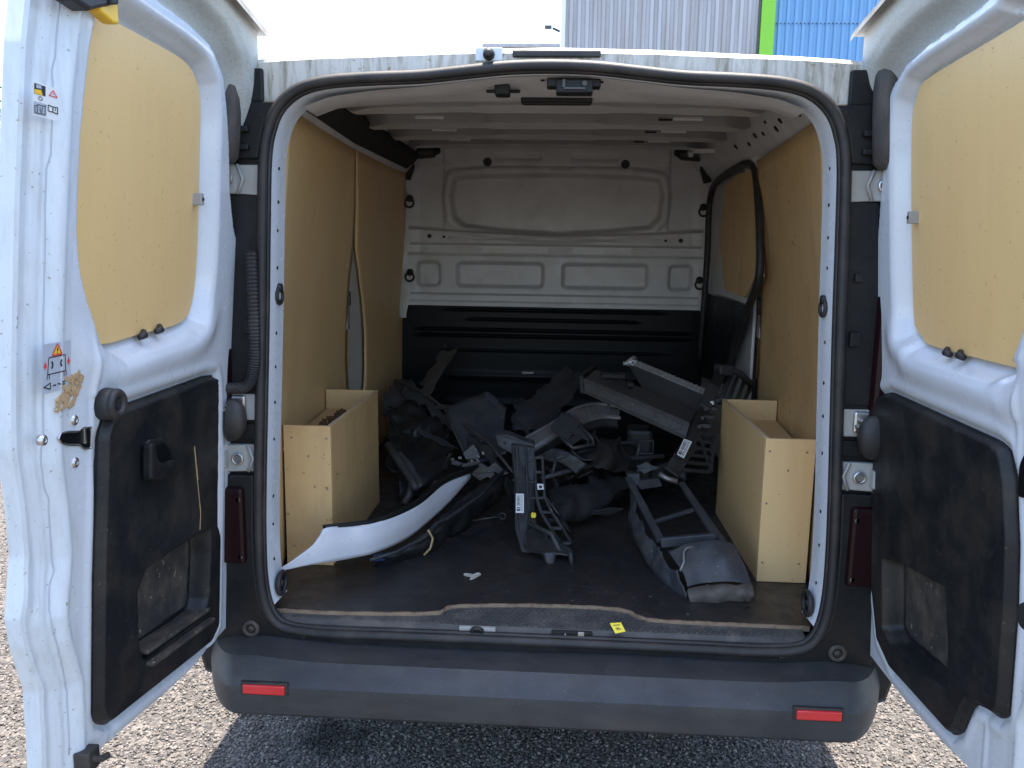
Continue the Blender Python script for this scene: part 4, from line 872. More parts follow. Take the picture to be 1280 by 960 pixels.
R1 = [(-0.108, 0.672, 0.754), (-0.100, 0.632, 0.711), (-0.109, 0.722, 0.807), (-0.092, 0.590, 0.670)]; R2_ = [(-0.036, 0.665, 0.753), (-0.031, 0.628, 0.709), (-0.038, 0.715, 0.803), (-0.024, 0.585, 0.663)]
for p, q in zip(R1, R2_): b.bar(p, q, .008, .006)
b.tube([(-0.101, 0.750, 0.857), (-0.089, 0.668, 0.756), (-0.079, 0.588, 0.671), (-0.052, 0.480, 0.603)], .005, 6); b.tube([(-0.070, 0.748, 0.852), (-0.060, 0.664, 0.758), (-0.050, 0.584, 0.674)], .004, 6); b.build('plate_ribs', 'scrap_grey', c)
b = MB(); b.prism([(-0.090, 0.520, 0.614), (-0.029, 0.530, 0.644), (0.028, 0.500, 0.620), (0.095, 0.455, 0.597), (0.096, 0.440, 0.580), (0.041, 0.440, 0.585), (0.040, 0.425, 0.560), (0.010, 0.425, 0.556), (-0.001, 0.440, 0.584), (-0.046, 0.450, 0.589)], (0,.05,.0)); b.build('foot', 'scrap', c, bevel=.008)
b = MB(); b.tube([(0.085, 0.440, 0.597), (0.091, 0.432, 0.559)], .007, 8); b.tube([(-0.045, 0.540, 0.648), (0.027, 0.500, 0.631), (0.054, 0.460, 0.589)], .009, 8); b.tube([(-0.019, 0.530, 0.639), (0.012, 0.500, 0.625), (0.008, 0.490, 0.612), (-0.012, 0.490, 0.614)], .0035, 6); b.build('foot_struts', 'scrap_grey', c, True)
lb = [(-0.094, 0.622, 0.723), (-0.068, 0.620, 0.724), (-0.065, 0.576, 0.673), (-0.091, 0.578, 0.672)]
def label_on(pts, parent, lift=(0,-.014,.004), lines=7):
    A = [Vector(p)+Vector(lift) for p in pts]; V = []; F = []; I = []
    def pt(u, v, k=0): return (A[0]*(1-u)+A[1]*u)*(1-v) + (A[3]*(1-u)+A[2]*u)*v + Vector(lift).normalized()*.0006*k
    def poly(a, m, k):
        n = len(V); V.extend(pt(u, v, k) for u, v in a); F.append(tuple(range(n, n+len(a)))); I.append(m)
    poly([(0,0),(1,0),(1,1),(0,1)], 0, 0); rs = random.Random(2); v = .08
    while v < .62:
        h = rs.choice((.012,.02,.03,.04)); poly([(.14,v),(.50,v),(.50,v+h),(.14,v+h)], 1, 1); v += h+rs.choice((.018,.03))
    for u in (.60,.74):
        v = .08
        while v < .9: h = rs.uniform(.03,.09); poly([(u,v),(u+.07,v),(u+.07,v+h),(u,v+h)], 1, 1); v += h+.035
    poly([(.14,.70),(.50,.70),(.50,.90),(.14,.90)], 1, 1); poly([(.2,.74),(.42,.74),(.42,.80),(.2,.80)], 0, 2)
    return mesh_obj('barcode_label', V, F, ['label','ink'], parent, False, I)
label_on(lb, c)
b = MB(); b.prism([(-0.027, 0.652, 0.749), (-0.006, 0.650, 0.750), (-0.003, 0.635, 0.736), (-0.024, 0.637, 0.734)], (0,.004,0)); b.build('square_label', 'label', c); b = MB(); b.prism([(-0.020, 0.646, 0.745), (-0.010, 0.645, 0.746), (-0.009, 0.638, 0.739), (-0.019, 0.639, 0.738)], (0,.003,0)); b.build('label_print', 'ink', c)
yd = Vector((-0.034, 0.565, 0.670)); b = MB(); b.prism([yd+Vector((.008*math.cos(t), -.002, .010*math.sin(t)+.002*math.sin(3*t))) for t in np.linspace(0,6.28,13)[:-1]], (0,.004,0)); b.build('paint_dot', 'tag', c)

# 3 second carrier leaning in the right corner
c = scrap('front_carrier', (.55,.95,.8), 'black ladder-ribbed front carrier leaning against the right wheel box with white barcode label', 'front carrier')
b = MB(); b.bar((0.659, 1.160, 1.076), (0.502, 0.860, 0.848), .040, .020, (0,-1,.3)); b.build('post', 'scrap', c, bevel=.004)
b = MB(); b.bar((0.508, 0.866, 0.858), (0.426, 0.760, 0.769), .055, .018, (0,-1,.3)); b.build('lower_post', 'scrap', c, bevel=.004)
b = MB(); b.bar((0.614, 1.080, 1.020), (0.567, 0.990, 0.951), .045, .034, (0,-1,.3)); b.bar((0.639, 1.150, 1.077), (0.691, 1.170, 1.075), .05, .04); b.build('post_block', 'scrap_grey', c, bevel=.005)
b = MB(); b.tube([(0.669, 1.170, 1.087), (0.738, 1.200, 1.057), (0.792, 1.220, 1.008)], .014, 8)
for t in (.2,.45,.7,.95):
    p = Vector((0.673, 1.170, 1.075)).lerp(Vector((0.792, 1.220, 1.001)), t); q = Vector((0.617, 1.050, 0.977)).lerp(Vector((0.721, 1.080, 0.913)), t); b.bar(p, q, .012, .012)
b.build('top_rail', 'scrap_grey', c, True)
b = MB(); A = [(0.512, 0.860, 0.866), (0.528, 0.840, 0.825), (0.557, 0.900, 0.893)]; 
a0, a1, b0, b1 = [Vector(v) for v in [(0.439, 0.780, 0.781), (0.535, 0.900, 0.886), (0.572, 0.820, 0.763), (0.600, 0.930, 0.867)]]
for i in range(6):
    t = i/5; b.bar(a0.lerp(a1, t), b0.lerp(b1, t), .009, .012)
b.bar(b0, b1, .014, .012); b.bar(a0, b1, .008, .010); b.bar(a1, b0, .008, .010); b.build('ladder_ribs', 'scrap', c)
b = MB()
for t in (.15,.35,.55,.75): 
    p = Vector((0.597, 1.060, 0.999)).lerp(Vector((0.515, 0.880, 0.873)), t); b.box(p+Vector((.03,.01,.0)),(.035,.03,.012)); b.cyl(p+Vector((.005,-.02,0)), p+Vector((.005,.0,0)), .007, n=8)
b.build('post_lugs', 'scrap_grey', c)
label_on([(0.476, 0.840, 0.872), (0.506, 0.850, 0.859), (0.471, 0.790, 0.813), (0.445, 0.780, 0.829)], c, (0,-.014,.006))
b = MB(); b.tube([(0.387, 0.755, 0.769), (0.414, 0.750, 0.754), (0.449, 0.745, 0.746)], .0095, 10); b.build('metal_pin', 'alu', c, True)
b = MB(); b.tube([(0.593, 1.000, 0.976), (0.601, 1.000, 0.979), (0.602, 1.000, 0.968)], .005, 6); b.build('clip', 'label', c, True)

# 4 cooler box beam and 5 thin radiator
c = scrap('intercooler', (.3,1.1,.85), 'long dusty grey box-shaped cooler lying slanted across the middle of the heap', 'cooler')
fa = [(0.125, 1.220, 1.026), (0.517, 0.970, 0.906), (0.502, 0.950, 0.844), (0.132, 1.200, 0.966)]; bk_ = [(0.182, 1.380, 1.016), (0.369, 1.340, 1.004), (0.604, 1.120, 0.945)]
dep = Vector((.055,.17,.012))
fp = [Vector(p) for p in fa]; b = MB(); b.hexa([fp[3],fp[2],fp[2]+dep,fp[3]+dep,fp[0],fp[1],fp[1]+dep,fp[0]+dep]); b.build('cooler_body', 'tank', c, bevel=.004)
b = MB(); b.bar(fp[0]+Vector((0,-.004,-.010)), fp[1]+Vector((0,-.004,-.010)), .006, .010); b.bar(fp[3]+Vector((0,-.004,.008)), fp[2]+Vector((0,-.004,.008)), .006, .010); b.build('cooler_flange', 'tank', c, bevel=.002)
b = MB(); b.hexa([fp[3]+Vector((-.012,-.006,-.004)),fp[3]+Vector((.012,-.008,-.008)),fp[3]+dep+Vector((.012,0,0)),fp[3]+dep+Vector((-.012,0,0)),fp[0]+Vector((-.012,-.006,.008)),fp[0]+Vector((.012,-.008,.006)),fp[0]+dep+Vector((.012,0,.012)),fp[0]+dep+Vector((-.012,0,.012))]); b.build('end_tank', 'plastic', c, bevel=.006)
rs = random.Random(9); b = MB()
for u, wd in ((.17,.10),(.36,.08),(.50,.06),(.62,.12),(.80,.16)):
    for k in range(9):
        t = u+rs.uniform(0,wd); v = rs.uniform(.25,.75); p = fp[0].lerp(fp[1], t).lerp(fp[3].lerp(fp[2], t), v); b.box(p+Vector((0,-.0025,0)),(rs.uniform(.004,.016),.003,rs.uniform(.002,.006)), Matrix.Rotation(.4,3,'Y'))
b.build('scuffs', 'mudlip', c, kind='stuff')
b = MB(); b.box(fp[0].lerp(fp[1],.22)+dep*.8+Vector((0,0,.012)),(.10,.05,.020)); b.box(fp[0].lerp(fp[1],.40)+dep*.7+Vector((0,0,.012)),(.03,.05,.020)); b.build('mount_lug', 'plastic', c, bevel=.004)
c = scrap('radiator', (.45,1.35,.95), 'thin flat radiator with a bright corrugated metal edge, propped behind the cooler', 'radiator')
ra = [(0.332, 1.500, 1.044), (0.615, 1.220, 0.959), (0.541, 1.100, 0.826), (0.410, 1.320, 0.916)]; b = MB(); b.prism(ra, (.02,.026,.012)); b.build('radiator_core', 'core', c, bevel=.002)
r0, r1 = Vector(ra[0]), Vector(ra[1]); b = MB(); n = 34
for i in range(n):
    t = i/n; p = r0.lerp(r1, t+.06*(1-t)); b.bar(p+Vector((.006,.0,.004)), p+Vector((.022,.02,.016)), .008, .010 if i % 2 else .014)
b.build('corrugated_edge', 'alu_bright', c)
b = MB(); b.cyl(r0+Vector((.0,-.01,.004)), r0+Vector((.03,.03,.02)), .014); b.torus(r0+Vector((.022,-.012,.006)), (0,1,0), .010, .004); b.box(r0+Vector((-.006,0,.002)),(.03,.02,.014)); b.build('pipe_stub', 'alu_bright', c, True)

# 6 ribbed reinforcement beam
c = scrap('bumper_beam', (.05,1.0,.75), 'curved ribbed grey metal bumper beam passing under the slanted cooler', 'bumper beam')
e1 = catmull(np.array([(-0.097, 0.900, 0.833), (0.017, 0.980, 0.884), (0.106, 1.080, 0.924), (0.200, 1.150, 0.929), (0.287, 1.160, 0.913)]), 26); e2 = catmull(np.array([(-0.060, 0.860, 0.802), (0.047, 0.930, 0.863), (0.130, 1.020, 0.885), (0.204, 1.080, 0.896), (0.275, 1.100, 0.890)]), 26)
sheet('beam_face', [e1[::3], e2[::3]], 'alu', c, 40, 5, .006)
b = MB()
for i in range(9, 25, 3): b.bar(e1[i]+np.array((0,-.004,.003)), e2[i]+np.array((0,-.004,.003)), .012, .012)
b.tube([tuple(p+np.array((0,-.004,.004))) for p in e1], .006, 6); b.tube([tuple(p+np.array((0,-.006,0))) for p in e2], .007, 6); b.build('beam_ribs', 'alu', c)
e3 = [tuple(p+np.array((.01,.03,-.05))) for p in e2]; sheet('beam_underside', [[tuple(p) for p in e2[::4]], e3[::4]], 'scrap_grey', c, 30, 4, .004)

# 7 cracked grille support with square cut-outs
c = scrap('grille_support', (.12,.9,.75), 'cracked dark grey grille support plate with a square hole, lying on the ribbed beam', 'grille support')
q = [(0.012, 0.880, 0.885), (0.051, 0.940, 0.929), (0.080, 0.950, 0.922), (0.126, 0.900, 0.898), (0.149, 0.860, 0.849), (0.092, 0.860, 0.874), (0.064, 0.820, 0.845), (0.041, 0.850, 0.869)]; b = MB(); b.prism(q, (.0,.012,.008)); b.build('support_plate', 'scrap_grey', c, bevel=.002)
b = MB(); b.prism([(0.064, 0.815, 0.855), (0.108, 0.840, 0.882), (0.125, 0.835, 0.866), (0.086, 0.810, 0.845)], (0,.01,0)); b.build('square_hole', 'dirtline', c)
b = MB(); b.tube([(0.047, 0.840, 0.868), (0.092, 0.800, 0.839), (0.166, 0.850, 0.841), (0.160, 0.860, 0.861), (0.114, 0.900, 0.901)], .007, 6); b.build('hole_rim', 'scrap_grey', c, True)
sheet('support_wing', [[(0.150, 0.930, 0.883), (0.197, 0.930, 0.855), (0.253, 0.970, 0.839), (0.349, 1.050, 0.810)], [(0.167, 0.870, 0.836), (0.212, 0.860, 0.810), (0.264, 0.900, 0.784), (0.347, 1.000, 0.743)], [(0.047, 0.820, 0.833), (0.146, 0.800, 0.789), (0.248, 0.850, 0.744), (0.391, 0.980, 0.682)]], 'scrap', c, 50, 26, .005, crumple=.024, cs=17, ragged=.10)
sheet('support_arm', [[(0.019, 0.830, 0.830), (0.090, 0.810, 0.819), (0.146, 0.800, 0.783)], [(-0.041, 0.820, 0.793), (0.035, 0.800, 0.789), (0.111, 0.790, 0.745)]], 'scrap', c, 20, 8, .006, crumple=.012, cs=16)

# 8 undertray with open frame, foreground right
c = scrap('engine_undertray', (.45,.45,.57), 'faded grey engine undertray with open black frame and muddy front lip', 'undertray')
sheet('tray_top', [[(0.367, 0.330, 0.655), (0.429, 0.340, 0.678), (0.503, 0.330, 0.689), (0.552, 0.340, 0.678)], [(0.394, 0.270, 0.626), (0.444, 0.280, 0.648), (0.516, 0.270, 0.662), (0.570, 0.280, 0.648)], [(0.407, 0.225, 0.591), (0.456, 0.230, 0.602), (0.531, 0.220, 0.612), (0.587, 0.225, 0.603)]], 'undertray', c, 50, 26, .006, crumple=.007, cs=16)
sheet('front_lip', [[(0.407, 0.225, 0.591), (0.456, 0.228, 0.601), (0.530, 0.218, 0.611), (0.587, 0.225, 0.603)], [(0.402, 0.200, 0.573), (0.451, 0.195, 0.582), (0.526, 0.190, 0.592), (0.591, 0.200, 0.588)], [(0.414, 0.200, 0.545), (0.454, 0.200, 0.547), (0.530, 0.200, 0.560), (0.598, 0.215, 0.561)]], 'mudlip', c, 60, 20, .008, crumple=.010, cs=24, ragged=.05)
sheet('side_skirt', [[(0.281, 0.740, 0.747), (0.308, 0.580, 0.688), (0.343, 0.420, 0.640), (0.382, 0.310, 0.622), (0.412, 0.225, 0.586)], [(0.283, 0.660, 0.660), (0.298, 0.520, 0.623), (0.331, 0.400, 0.584), (0.372, 0.290, 0.569), (0.414, 0.205, 0.560)], [(0.299, 0.720, 0.584), (0.307, 0.520, 0.575), (0.339, 0.400, 0.559), (0.381, 0.280, 0.544), (0.427, 0.200, 0.546)]], 'undertray', c, 60, 20, .006, crumple=.012, cs=18, ragged=.05)
b = MB()
for A, w_, h_ in (([(0.281, 0.740, 0.753), (0.357, 0.420, 0.651)], .022, .016),([(0.356, 0.415, 0.648), (0.517, 0.400, 0.674)], .020, .030),([(0.517, 0.400, 0.674), (0.459, 0.720, 0.748)], .020, .014),([(0.348, 0.520, 0.677), (0.476, 0.580, 0.701)], .014, .012),([(0.459, 0.720, 0.748), (0.546, 0.340, 0.653)], .018, .014)): b.bar(A[0], A[1], w_, h_)
b.build('tray_frame', 'undertray', c, bevel=.003)
b = MB(); b.prism([(0.276, 0.750, 0.767), (0.322, 0.755, 0.767), (0.321, 0.730, 0.735), (0.283, 0.730, 0.733)], (0,.03,0)); b.prism([(0.311, 0.740, 0.748), (0.388, 0.760, 0.751), (0.398, 0.740, 0.729), (0.321, 0.720, 0.721)], (0,.02,0)); b.build('frame_tab', 'scrap_grey', c, bevel=.003)
b = MB(); b.tube([(0.333, 0.620, 0.697), (0.337, 0.580, 0.672), (0.348, 0.530, 0.653)], .004, 6); b.build('bright_scuff', 'alu', c, True)
b = MB(); b.tube([(0.440, 0.320, 0.671), (0.417, 0.315, 0.670), (0.407, 0.305, 0.661), (0.405, 0.275, 0.642), (0.393, 0.260, 0.621)], .0045, 8); b.build('torn_loop', 'alu', c, True)
0 and sheet('tray_floor', [[(0.325, 0.760, 0.709), (0.462, 0.740, 0.736)], [(0.365, 0.440, 0.644), (0.517, 0.420, 0.662)]], 'scrap', c, 14, 10, .004, crumple=.006)

# 9 dark arch liner pieces
c = scrap('arch_liner', (.2,.75,.57), 'dull black wheel arch liner curling down to the floor between carrier and undertray', 'arch liner')
sheet('liner_shell', [[(-0.005, 0.800, 0.686), (0.093, 0.840, 0.710), (0.181, 0.920, 0.708), (0.319, 1.000, 0.705)], [(0.014, 0.680, 0.667), (0.092, 0.720, 0.685), (0.187, 0.820, 0.675), (0.315, 0.950, 0.676)], [(0.008, 0.600, 0.643), (0.065, 0.620, 0.644), (0.163, 0.750, 0.627), (0.308, 0.930, 0.676)], [(0.027, 0.620, 0.599), (0.085, 0.680, 0.605), (0.182, 0.850, 0.594), (0.331, 1.050, 0.654)]], 'liner', c, 60, 36, .006, crumple=.016, cs=14, ragged=.10)
c = scrap('arch_liner', (.0,1.6,.57), 'large dark sheet of arch liner standing upright behind the ribbed beam', 'arch liner')
sheet('liner_shell', [[(-0.164, 1.350, 0.739), (-0.156, 1.420, 0.848), (-0.053, 1.550, 0.925), (0.043, 1.650, 0.991), (0.086, 1.700, 1.022)], [(-0.083, 1.320, 0.748), (-0.053, 1.380, 0.831), (0.012, 1.480, 0.883), (0.080, 1.550, 0.943), (0.129, 1.620, 0.983)], [(0.016, 1.280, 0.787), (0.047, 1.320, 0.846), (0.073, 1.380, 0.875), (0.119, 1.420, 0.917), (0.153, 1.460, 0.945)]], 'scrap_grey', c, 60, 30, .005, crumple=.022, cs=9, ragged=.10)
c = scrap('arch_liner', (-.4,1.7,.57), 'narrow torn strip of dark liner standing up against the black lower bulkhead', 'arch liner')
sheet('liner_shell', [[(-0.674, 1.700, 0.749), (-0.627, 1.800, 0.885), (-0.582, 1.900, 0.980), (-0.518, 2.000, 1.079)], [(-0.610, 1.660, 0.789), (-0.552, 1.760, 0.901), (-0.506, 1.860, 0.987), (-0.480, 1.950, 1.046)], [(-0.548, 1.640, 0.824), (-0.504, 1.740, 0.928), (-0.469, 1.840, 1.006), (-0.446, 1.930, 1.057)]], 'tank', c, 60, 24, .004, crumple=.018, cs=12, ragged=.14)
# 10 smooth grey panel
c = scrap('splash_shield', (-.25,1.2,.57), 'smooth dark grey splash shield tilted up behind the white bumper skin, with broken bright edge', 'splash shield')
sheet('shield_panel', [[(-0.427, 1.300, 0.864), (-0.352, 1.340, 0.899), (-0.268, 1.360, 0.918), (-0.212, 1.340, 0.896), (-0.176, 1.300, 0.871)], [(-0.374, 1.200, 0.793), (-0.305, 1.220, 0.807), (-0.236, 1.240, 0.815), (-0.178, 1.240, 0.807)], [(-0.305, 1.080, 0.695), (-0.258, 1.080, 0.703), (-0.204, 1.100, 0.719), (-0.156, 1.120, 0.734)]], 'undertray', c, 26, 14, .005, crumple=.006, cs=6)
b = MB(); b.tube([(-0.423, 1.295, 0.865), (-0.382, 1.210, 0.807), (-0.332, 1.120, 0.748), (-0.294, 1.070, 0.698)], .006, 8); b.build('shield_edge', 'tank', c, True)
sheet('broken_rim', [[(-0.478, 1.400, 0.867), (-0.391, 1.380, 0.873), (-0.289, 1.370, 0.915), (-0.248, 1.360, 0.925), (-0.171, 1.330, 0.872)], [(-0.474, 1.370, 0.852), (-0.387, 1.350, 0.859), (-0.285, 1.340, 0.890), (-0.238, 1.330, 0.900), (-0.182, 1.290, 0.846)]], 'undertray', c, 24, 5, .004, crumple=.006)
# 11 dark bumper carcass at the left
c = scrap('bumper_carcass', (-.45,1.1,.57), 'dark crumpled bumper carcass wedged beside the left wheel box', 'bumper carcass')
sheet('carcass_shell', [[(-0.695, 1.450, 0.852), (-0.626, 1.550, 0.853), (-0.529, 1.500, 0.837), (-0.420, 1.350, 0.800)], [(-0.667, 1.300, 0.746), (-0.591, 1.320, 0.760), (-0.493, 1.280, 0.745), (-0.377, 1.150, 0.733)], [(-0.596, 1.050, 0.631), (-0.524, 1.080, 0.650), (-0.445, 1.080, 0.659), (-0.329, 1.000, 0.697)], [(-0.546, 0.950, 0.536), (-0.472, 0.960, 0.561), (-0.405, 0.980, 0.594), (-0.308, 0.980, 0.660)]], 'scrap', c, 60, 46, .006, crumple=.035, cs=13, ragged=.12)
b = MB(); b.tube([(-0.625, 1.100, 0.757), (-0.559, 1.020, 0.710), (-0.500, 0.950, 0.662), (-0.476, 0.900, 0.641)], .017, 8); b.tube([(-0.495, 0.940, 0.665), (-0.500, 0.900, 0.622), (-0.517, 0.880, 0.591)], .013, 8); b.build('carcass_bracket', 'tank', c, True)
sheet('carcass_flap', [[(-0.566, 1.060, 0.740), (-0.522, 1.020, 0.720), (-0.450, 0.920, 0.660)], [(-0.598, 1.060, 0.717), (-0.546, 1.000, 0.690), (-0.476, 0.900, 0.641)]], 'tank', c, 16, 5, .004, crumple=.012, cs=20)
c = scrap('lamp_bracket', (-.3,1.0,.8), 'small broken grey lamp bracket with bright bits at the foot of the splash shield', 'bracket')
b = MB(); b.prism([(-0.323, 1.050, 0.747), (-0.282, 1.060, 0.780), (-0.256, 1.050, 0.743), (-0.267, 1.040, 0.726), (-0.310, 1.040, 0.725)], (.0,.012,.0)); b.build('bracket_plate', 'tank', c, bevel=.002)
b = MB()
for q in [(-0.358, 1.030, 0.726), (-0.342, 1.030, 0.714), (-0.330, 1.030, 0.733), (-0.324, 1.030, 0.708), (-0.284, 1.030, 0.722), (-0.263, 1.030, 0.726), (-0.242, 1.030, 0.754), (-0.284, 1.030, 0.709), (-0.260, 1.030, 0.741)]: b.box(q,(.012,.008,.009),Matrix.Rotation(q[0]*9,3,'Y'))
b.tube([(-0.361, 1.030, 0.713), (-0.313, 1.020, 0.705), (-0.252, 1.020, 0.719)], .008, 6); b.build('bracket_studs', 'alu', c)
# 12 wiring with ring terminal
c = scrap('wire_lead', (-.05,.8,.6), 'thin dark wire with a ring terminal lying on the floor left of the upright carrier', 'wire')
b = MB(); w0 = [(-0.272, 0.800, 0.560), (-0.215, 0.800, 0.573), (-0.167, 0.800, 0.581)]; b.tube(w0, .003, 6); b.torus((-0.150, 0.800, 0.585), (.3,1,.2), .012, .0028); b.build('lead', 'tank', c, True)
# 13 blocks under the cooler
c = scrap('air_duct', (.27,1.1,.57), 'square dark air duct standing under the right half of the slanted cooler', 'air duct')
b = MB(); p = Vector((0.357, 1.120, 0.769)); b.box(p+Vector((0,.06,-.05)),(.10,.12,.24)); b.build('duct_body', 'scrap', c, bevel=.015)
b = MB(); b.tube([p+Vector(v) for v in ((-.05,-.002,.03),(.05,-.002,.03),(.05,-.002,-.02),(-.05,-.002,-.02))], .006, 6, True); b.build('duct_rim', 'scrap_grey', c)
c = scrap('bumper_carcass', (.3,1.25,.57), 'low dark bumper carcass stretching across the floor below the grille support', 'bumper carcass')
sheet('carcass_shell', [[(0.020, 1.000, 0.733), (0.174, 1.100, 0.689), (0.373, 1.250, 0.688), (0.603, 1.300, 0.732)], [(0.022, 1.000, 0.665), (0.175, 1.080, 0.647), (0.371, 1.200, 0.625), (0.599, 1.250, 0.645)], [(0.053, 1.020, 0.597), (0.180, 1.150, 0.588), (0.378, 1.250, 0.565), (0.579, 1.300, 0.563)]], 'scrap', c, 60, 26, .006, crumple=.035, cs=14, ragged=.14)
# jagged shards and clips lying through the heap
rs = random.Random(31)
spots = [(-0.600, 1.200, 0.803), (-0.440, 1.150, 0.777), (-0.375, 1.020, 0.715), (-0.207, 0.920, 0.711), (-0.116, 0.780, 0.665), (0.022, 0.800, 0.722), (0.108, 0.880, 0.726), (0.348, 1.000, 0.721), (0.052, 0.620, 0.638), (-0.076, 1.100, 0.824), (-0.545, 1.200, 0.706), (0.150, 0.930, 0.809), (0.168, 0.740, 0.630)]
says = ['beside the back of the left wheel box','between bumper carcass and splash shield','behind the white bumper skin','under the upright carrier top bracket','left of the barcode label','right of the carrier ladder ribs','under the cracked grille support','below the middle of the slanted cooler','on the floor right of the yellow paint dot','on the left end of the ribbed beam','lying on the carcass bracket','poking from the grille support hole','in front of the curled arch liner']
for i, q in enumerate(spots):
    sh = scrap('plastic_shard', q, 'jagged shard of broken dark plastic '+says[i], 'plastic shard')
    a = Vector((rs.gauss(0,1), rs.gauss(0,.6), rs.gauss(0,.8))).normalized(); n_ = a.orthogonal().normalized(); n_.rotate(Matrix.Rotation(rs.random()*6, 3, a)); bb_ = a.cross(n_)
    L = rs.uniform(.05,.12); Wd = rs.uniform(.018,.05)
    pts = [Vector(q)+a*L*u+bb_*Wd*v for u, v in ((-.9,.1),(-.5,.6),(-.1,.35),(.2,.75),(.55,.4),(1,.25),(.6,-.2),(.35,-.7),(-.05,-.35),(-.4,-.75),(-.75,-.3))]
    b = MB(); b.prism(pts, n_*.005); b.bar(Vector(q)-a*L*.7+n_*.006, Vector(q)+a*L*.7+n_*.006, .006, .012, n_); b.build('shard_plate', ('scrap','scrap_grey','scrap','tank')[i % 4], sh, bevel=.001)
# longer strips that tie the heap together
c = scrap('trim_strip', (-.3,1.2,.8), 'long black trim strip sloping from the torn upright liner down to the carrier bracket', 'trim strip')
sheet('strip_face', [[(-0.683, 1.620, 0.920), (-0.546, 1.500, 0.893), (-0.361, 1.280, 0.816), (-0.220, 1.060, 0.779), (-0.125, 0.920, 0.707)], [(-0.701, 1.600, 0.872), (-0.562, 1.470, 0.841), (-0.387, 1.250, 0.772), (-0.249, 1.040, 0.739), (-0.141, 0.900, 0.670)]], 'scrap_grey', c, 60, 10, .006, crumple=.010, cs=15, ragged=.06)
b = MB(); b.tube([(-0.679, 1.600, 0.930), (-0.543, 1.480, 0.903), (-0.359, 1.260, 0.827), (-0.218, 1.040, 0.790), (-0.121, 0.900, 0.719)], .006, 6); b.build('strip_bead', 'tank', c, True)
c = scrap('grille_bar', (.15,.95,.75), 'thin black grille bar crossing from the carrier ladder to the leaning carrier foot', 'grille bar')
b = MB(); b.tube([(-0.015, 0.700, 0.755), (0.106, 0.840, 0.754), (0.254, 0.950, 0.765), (0.431, 0.980, 0.775)], .009, 6)
for t in [(0.022, 0.740, 0.756), (0.083, 0.810, 0.756), (0.164, 0.880, 0.760), (0.247, 0.940, 0.768), (0.330, 0.960, 0.771)]: b.bar(Vector(t), Vector(t)+Vector((.012,.02,.055)), .010, .006)
b.tube([tuple(Vector(t)+Vector((.012,.02,.055))) for t in [(0.022, 0.740, 0.756), (0.083, 0.810, 0.756), (0.164, 0.880, 0.760), (0.247, 0.940, 0.768), (0.330, 0.960, 0.771)]], .006, 6); b.build('bar_frame', 'scrap_grey', c, True)
c = scrap('bumper_carcass', (-.5,1.5,.57), 'folded black bumper end standing against the left lining behind the wheel box', 'bumper carcass')
sheet('carcass_shell', [[(-0.752, 1.600, 0.841), (-0.744, 1.700, 0.913), (-0.701, 1.750, 0.936), (-0.641, 1.750, 0.915)], [(-0.710, 1.500, 0.753), (-0.683, 1.580, 0.803), (-0.632, 1.620, 0.840), (-0.567, 1.620, 0.835)], [(-0.664, 1.380, 0.689), (-0.613, 1.400, 0.724), (-0.554, 1.420, 0.753), (-0.481, 1.420, 0.762)]], 'scrap_grey', c, 50, 26, .006, crumple=.030, cs=12, ragged=.10)
# small litter
sc = Vector((-0.205, 0.312, 0.561)); pts = [(-.022,.006),(-.012,.012),(.0,.006),(.014,.014),(.021,.010),(.016,.000),(.008,-.013),(-.004,-.015),(-.002,-.004),(-.020,-.002)]
b = MB(); b.prism([sc+Vector((x*1.2, y*1.8, .002*math.sin(x*200))) for x, y in pts], (0,0,.0012)); b.build('paper_scrap', 'paper', None, label='torn scrap of pale paper lying on the dark cargo floor', cat='paper scrap')
tg = empty('label_tag', (0.199, 0.010, 0.562), label='folded yellow tag stuck to the door sill right of the latch slot', cat='tag')
b = MB(); b.prism([(0.181, 0.010, 0.575), (0.209, 0.012, 0.577), (0.221, -0.002, 0.560), (0.195, -0.004, 0.554)], (0,-.0008,.0004)); b.build('tag_sheet', 'tag', tg)
b = MB(); t4 = [Vector(v)+Vector((0,-.0022,.001)) for v in [(0.181, 0.010, 0.575), (0.209, 0.012, 0.577), (0.221, -0.002, 0.560), (0.195, -0.004, 0.554)]]
for u0, u1, v in ((.2,.8,.2),(.25,.6,.5),(.3,.75,.62)): b.quad(*[(t4[0]*(1-u)+t4[1]*u)*(1-vv)+(t4[3]*(1-u)+t4[2]*u)*vv for u, vv in ((u0,v),(u1,v),(u1,v+.07),(u0,v+.07))])
b.build('tag_print', 'ink', tg)

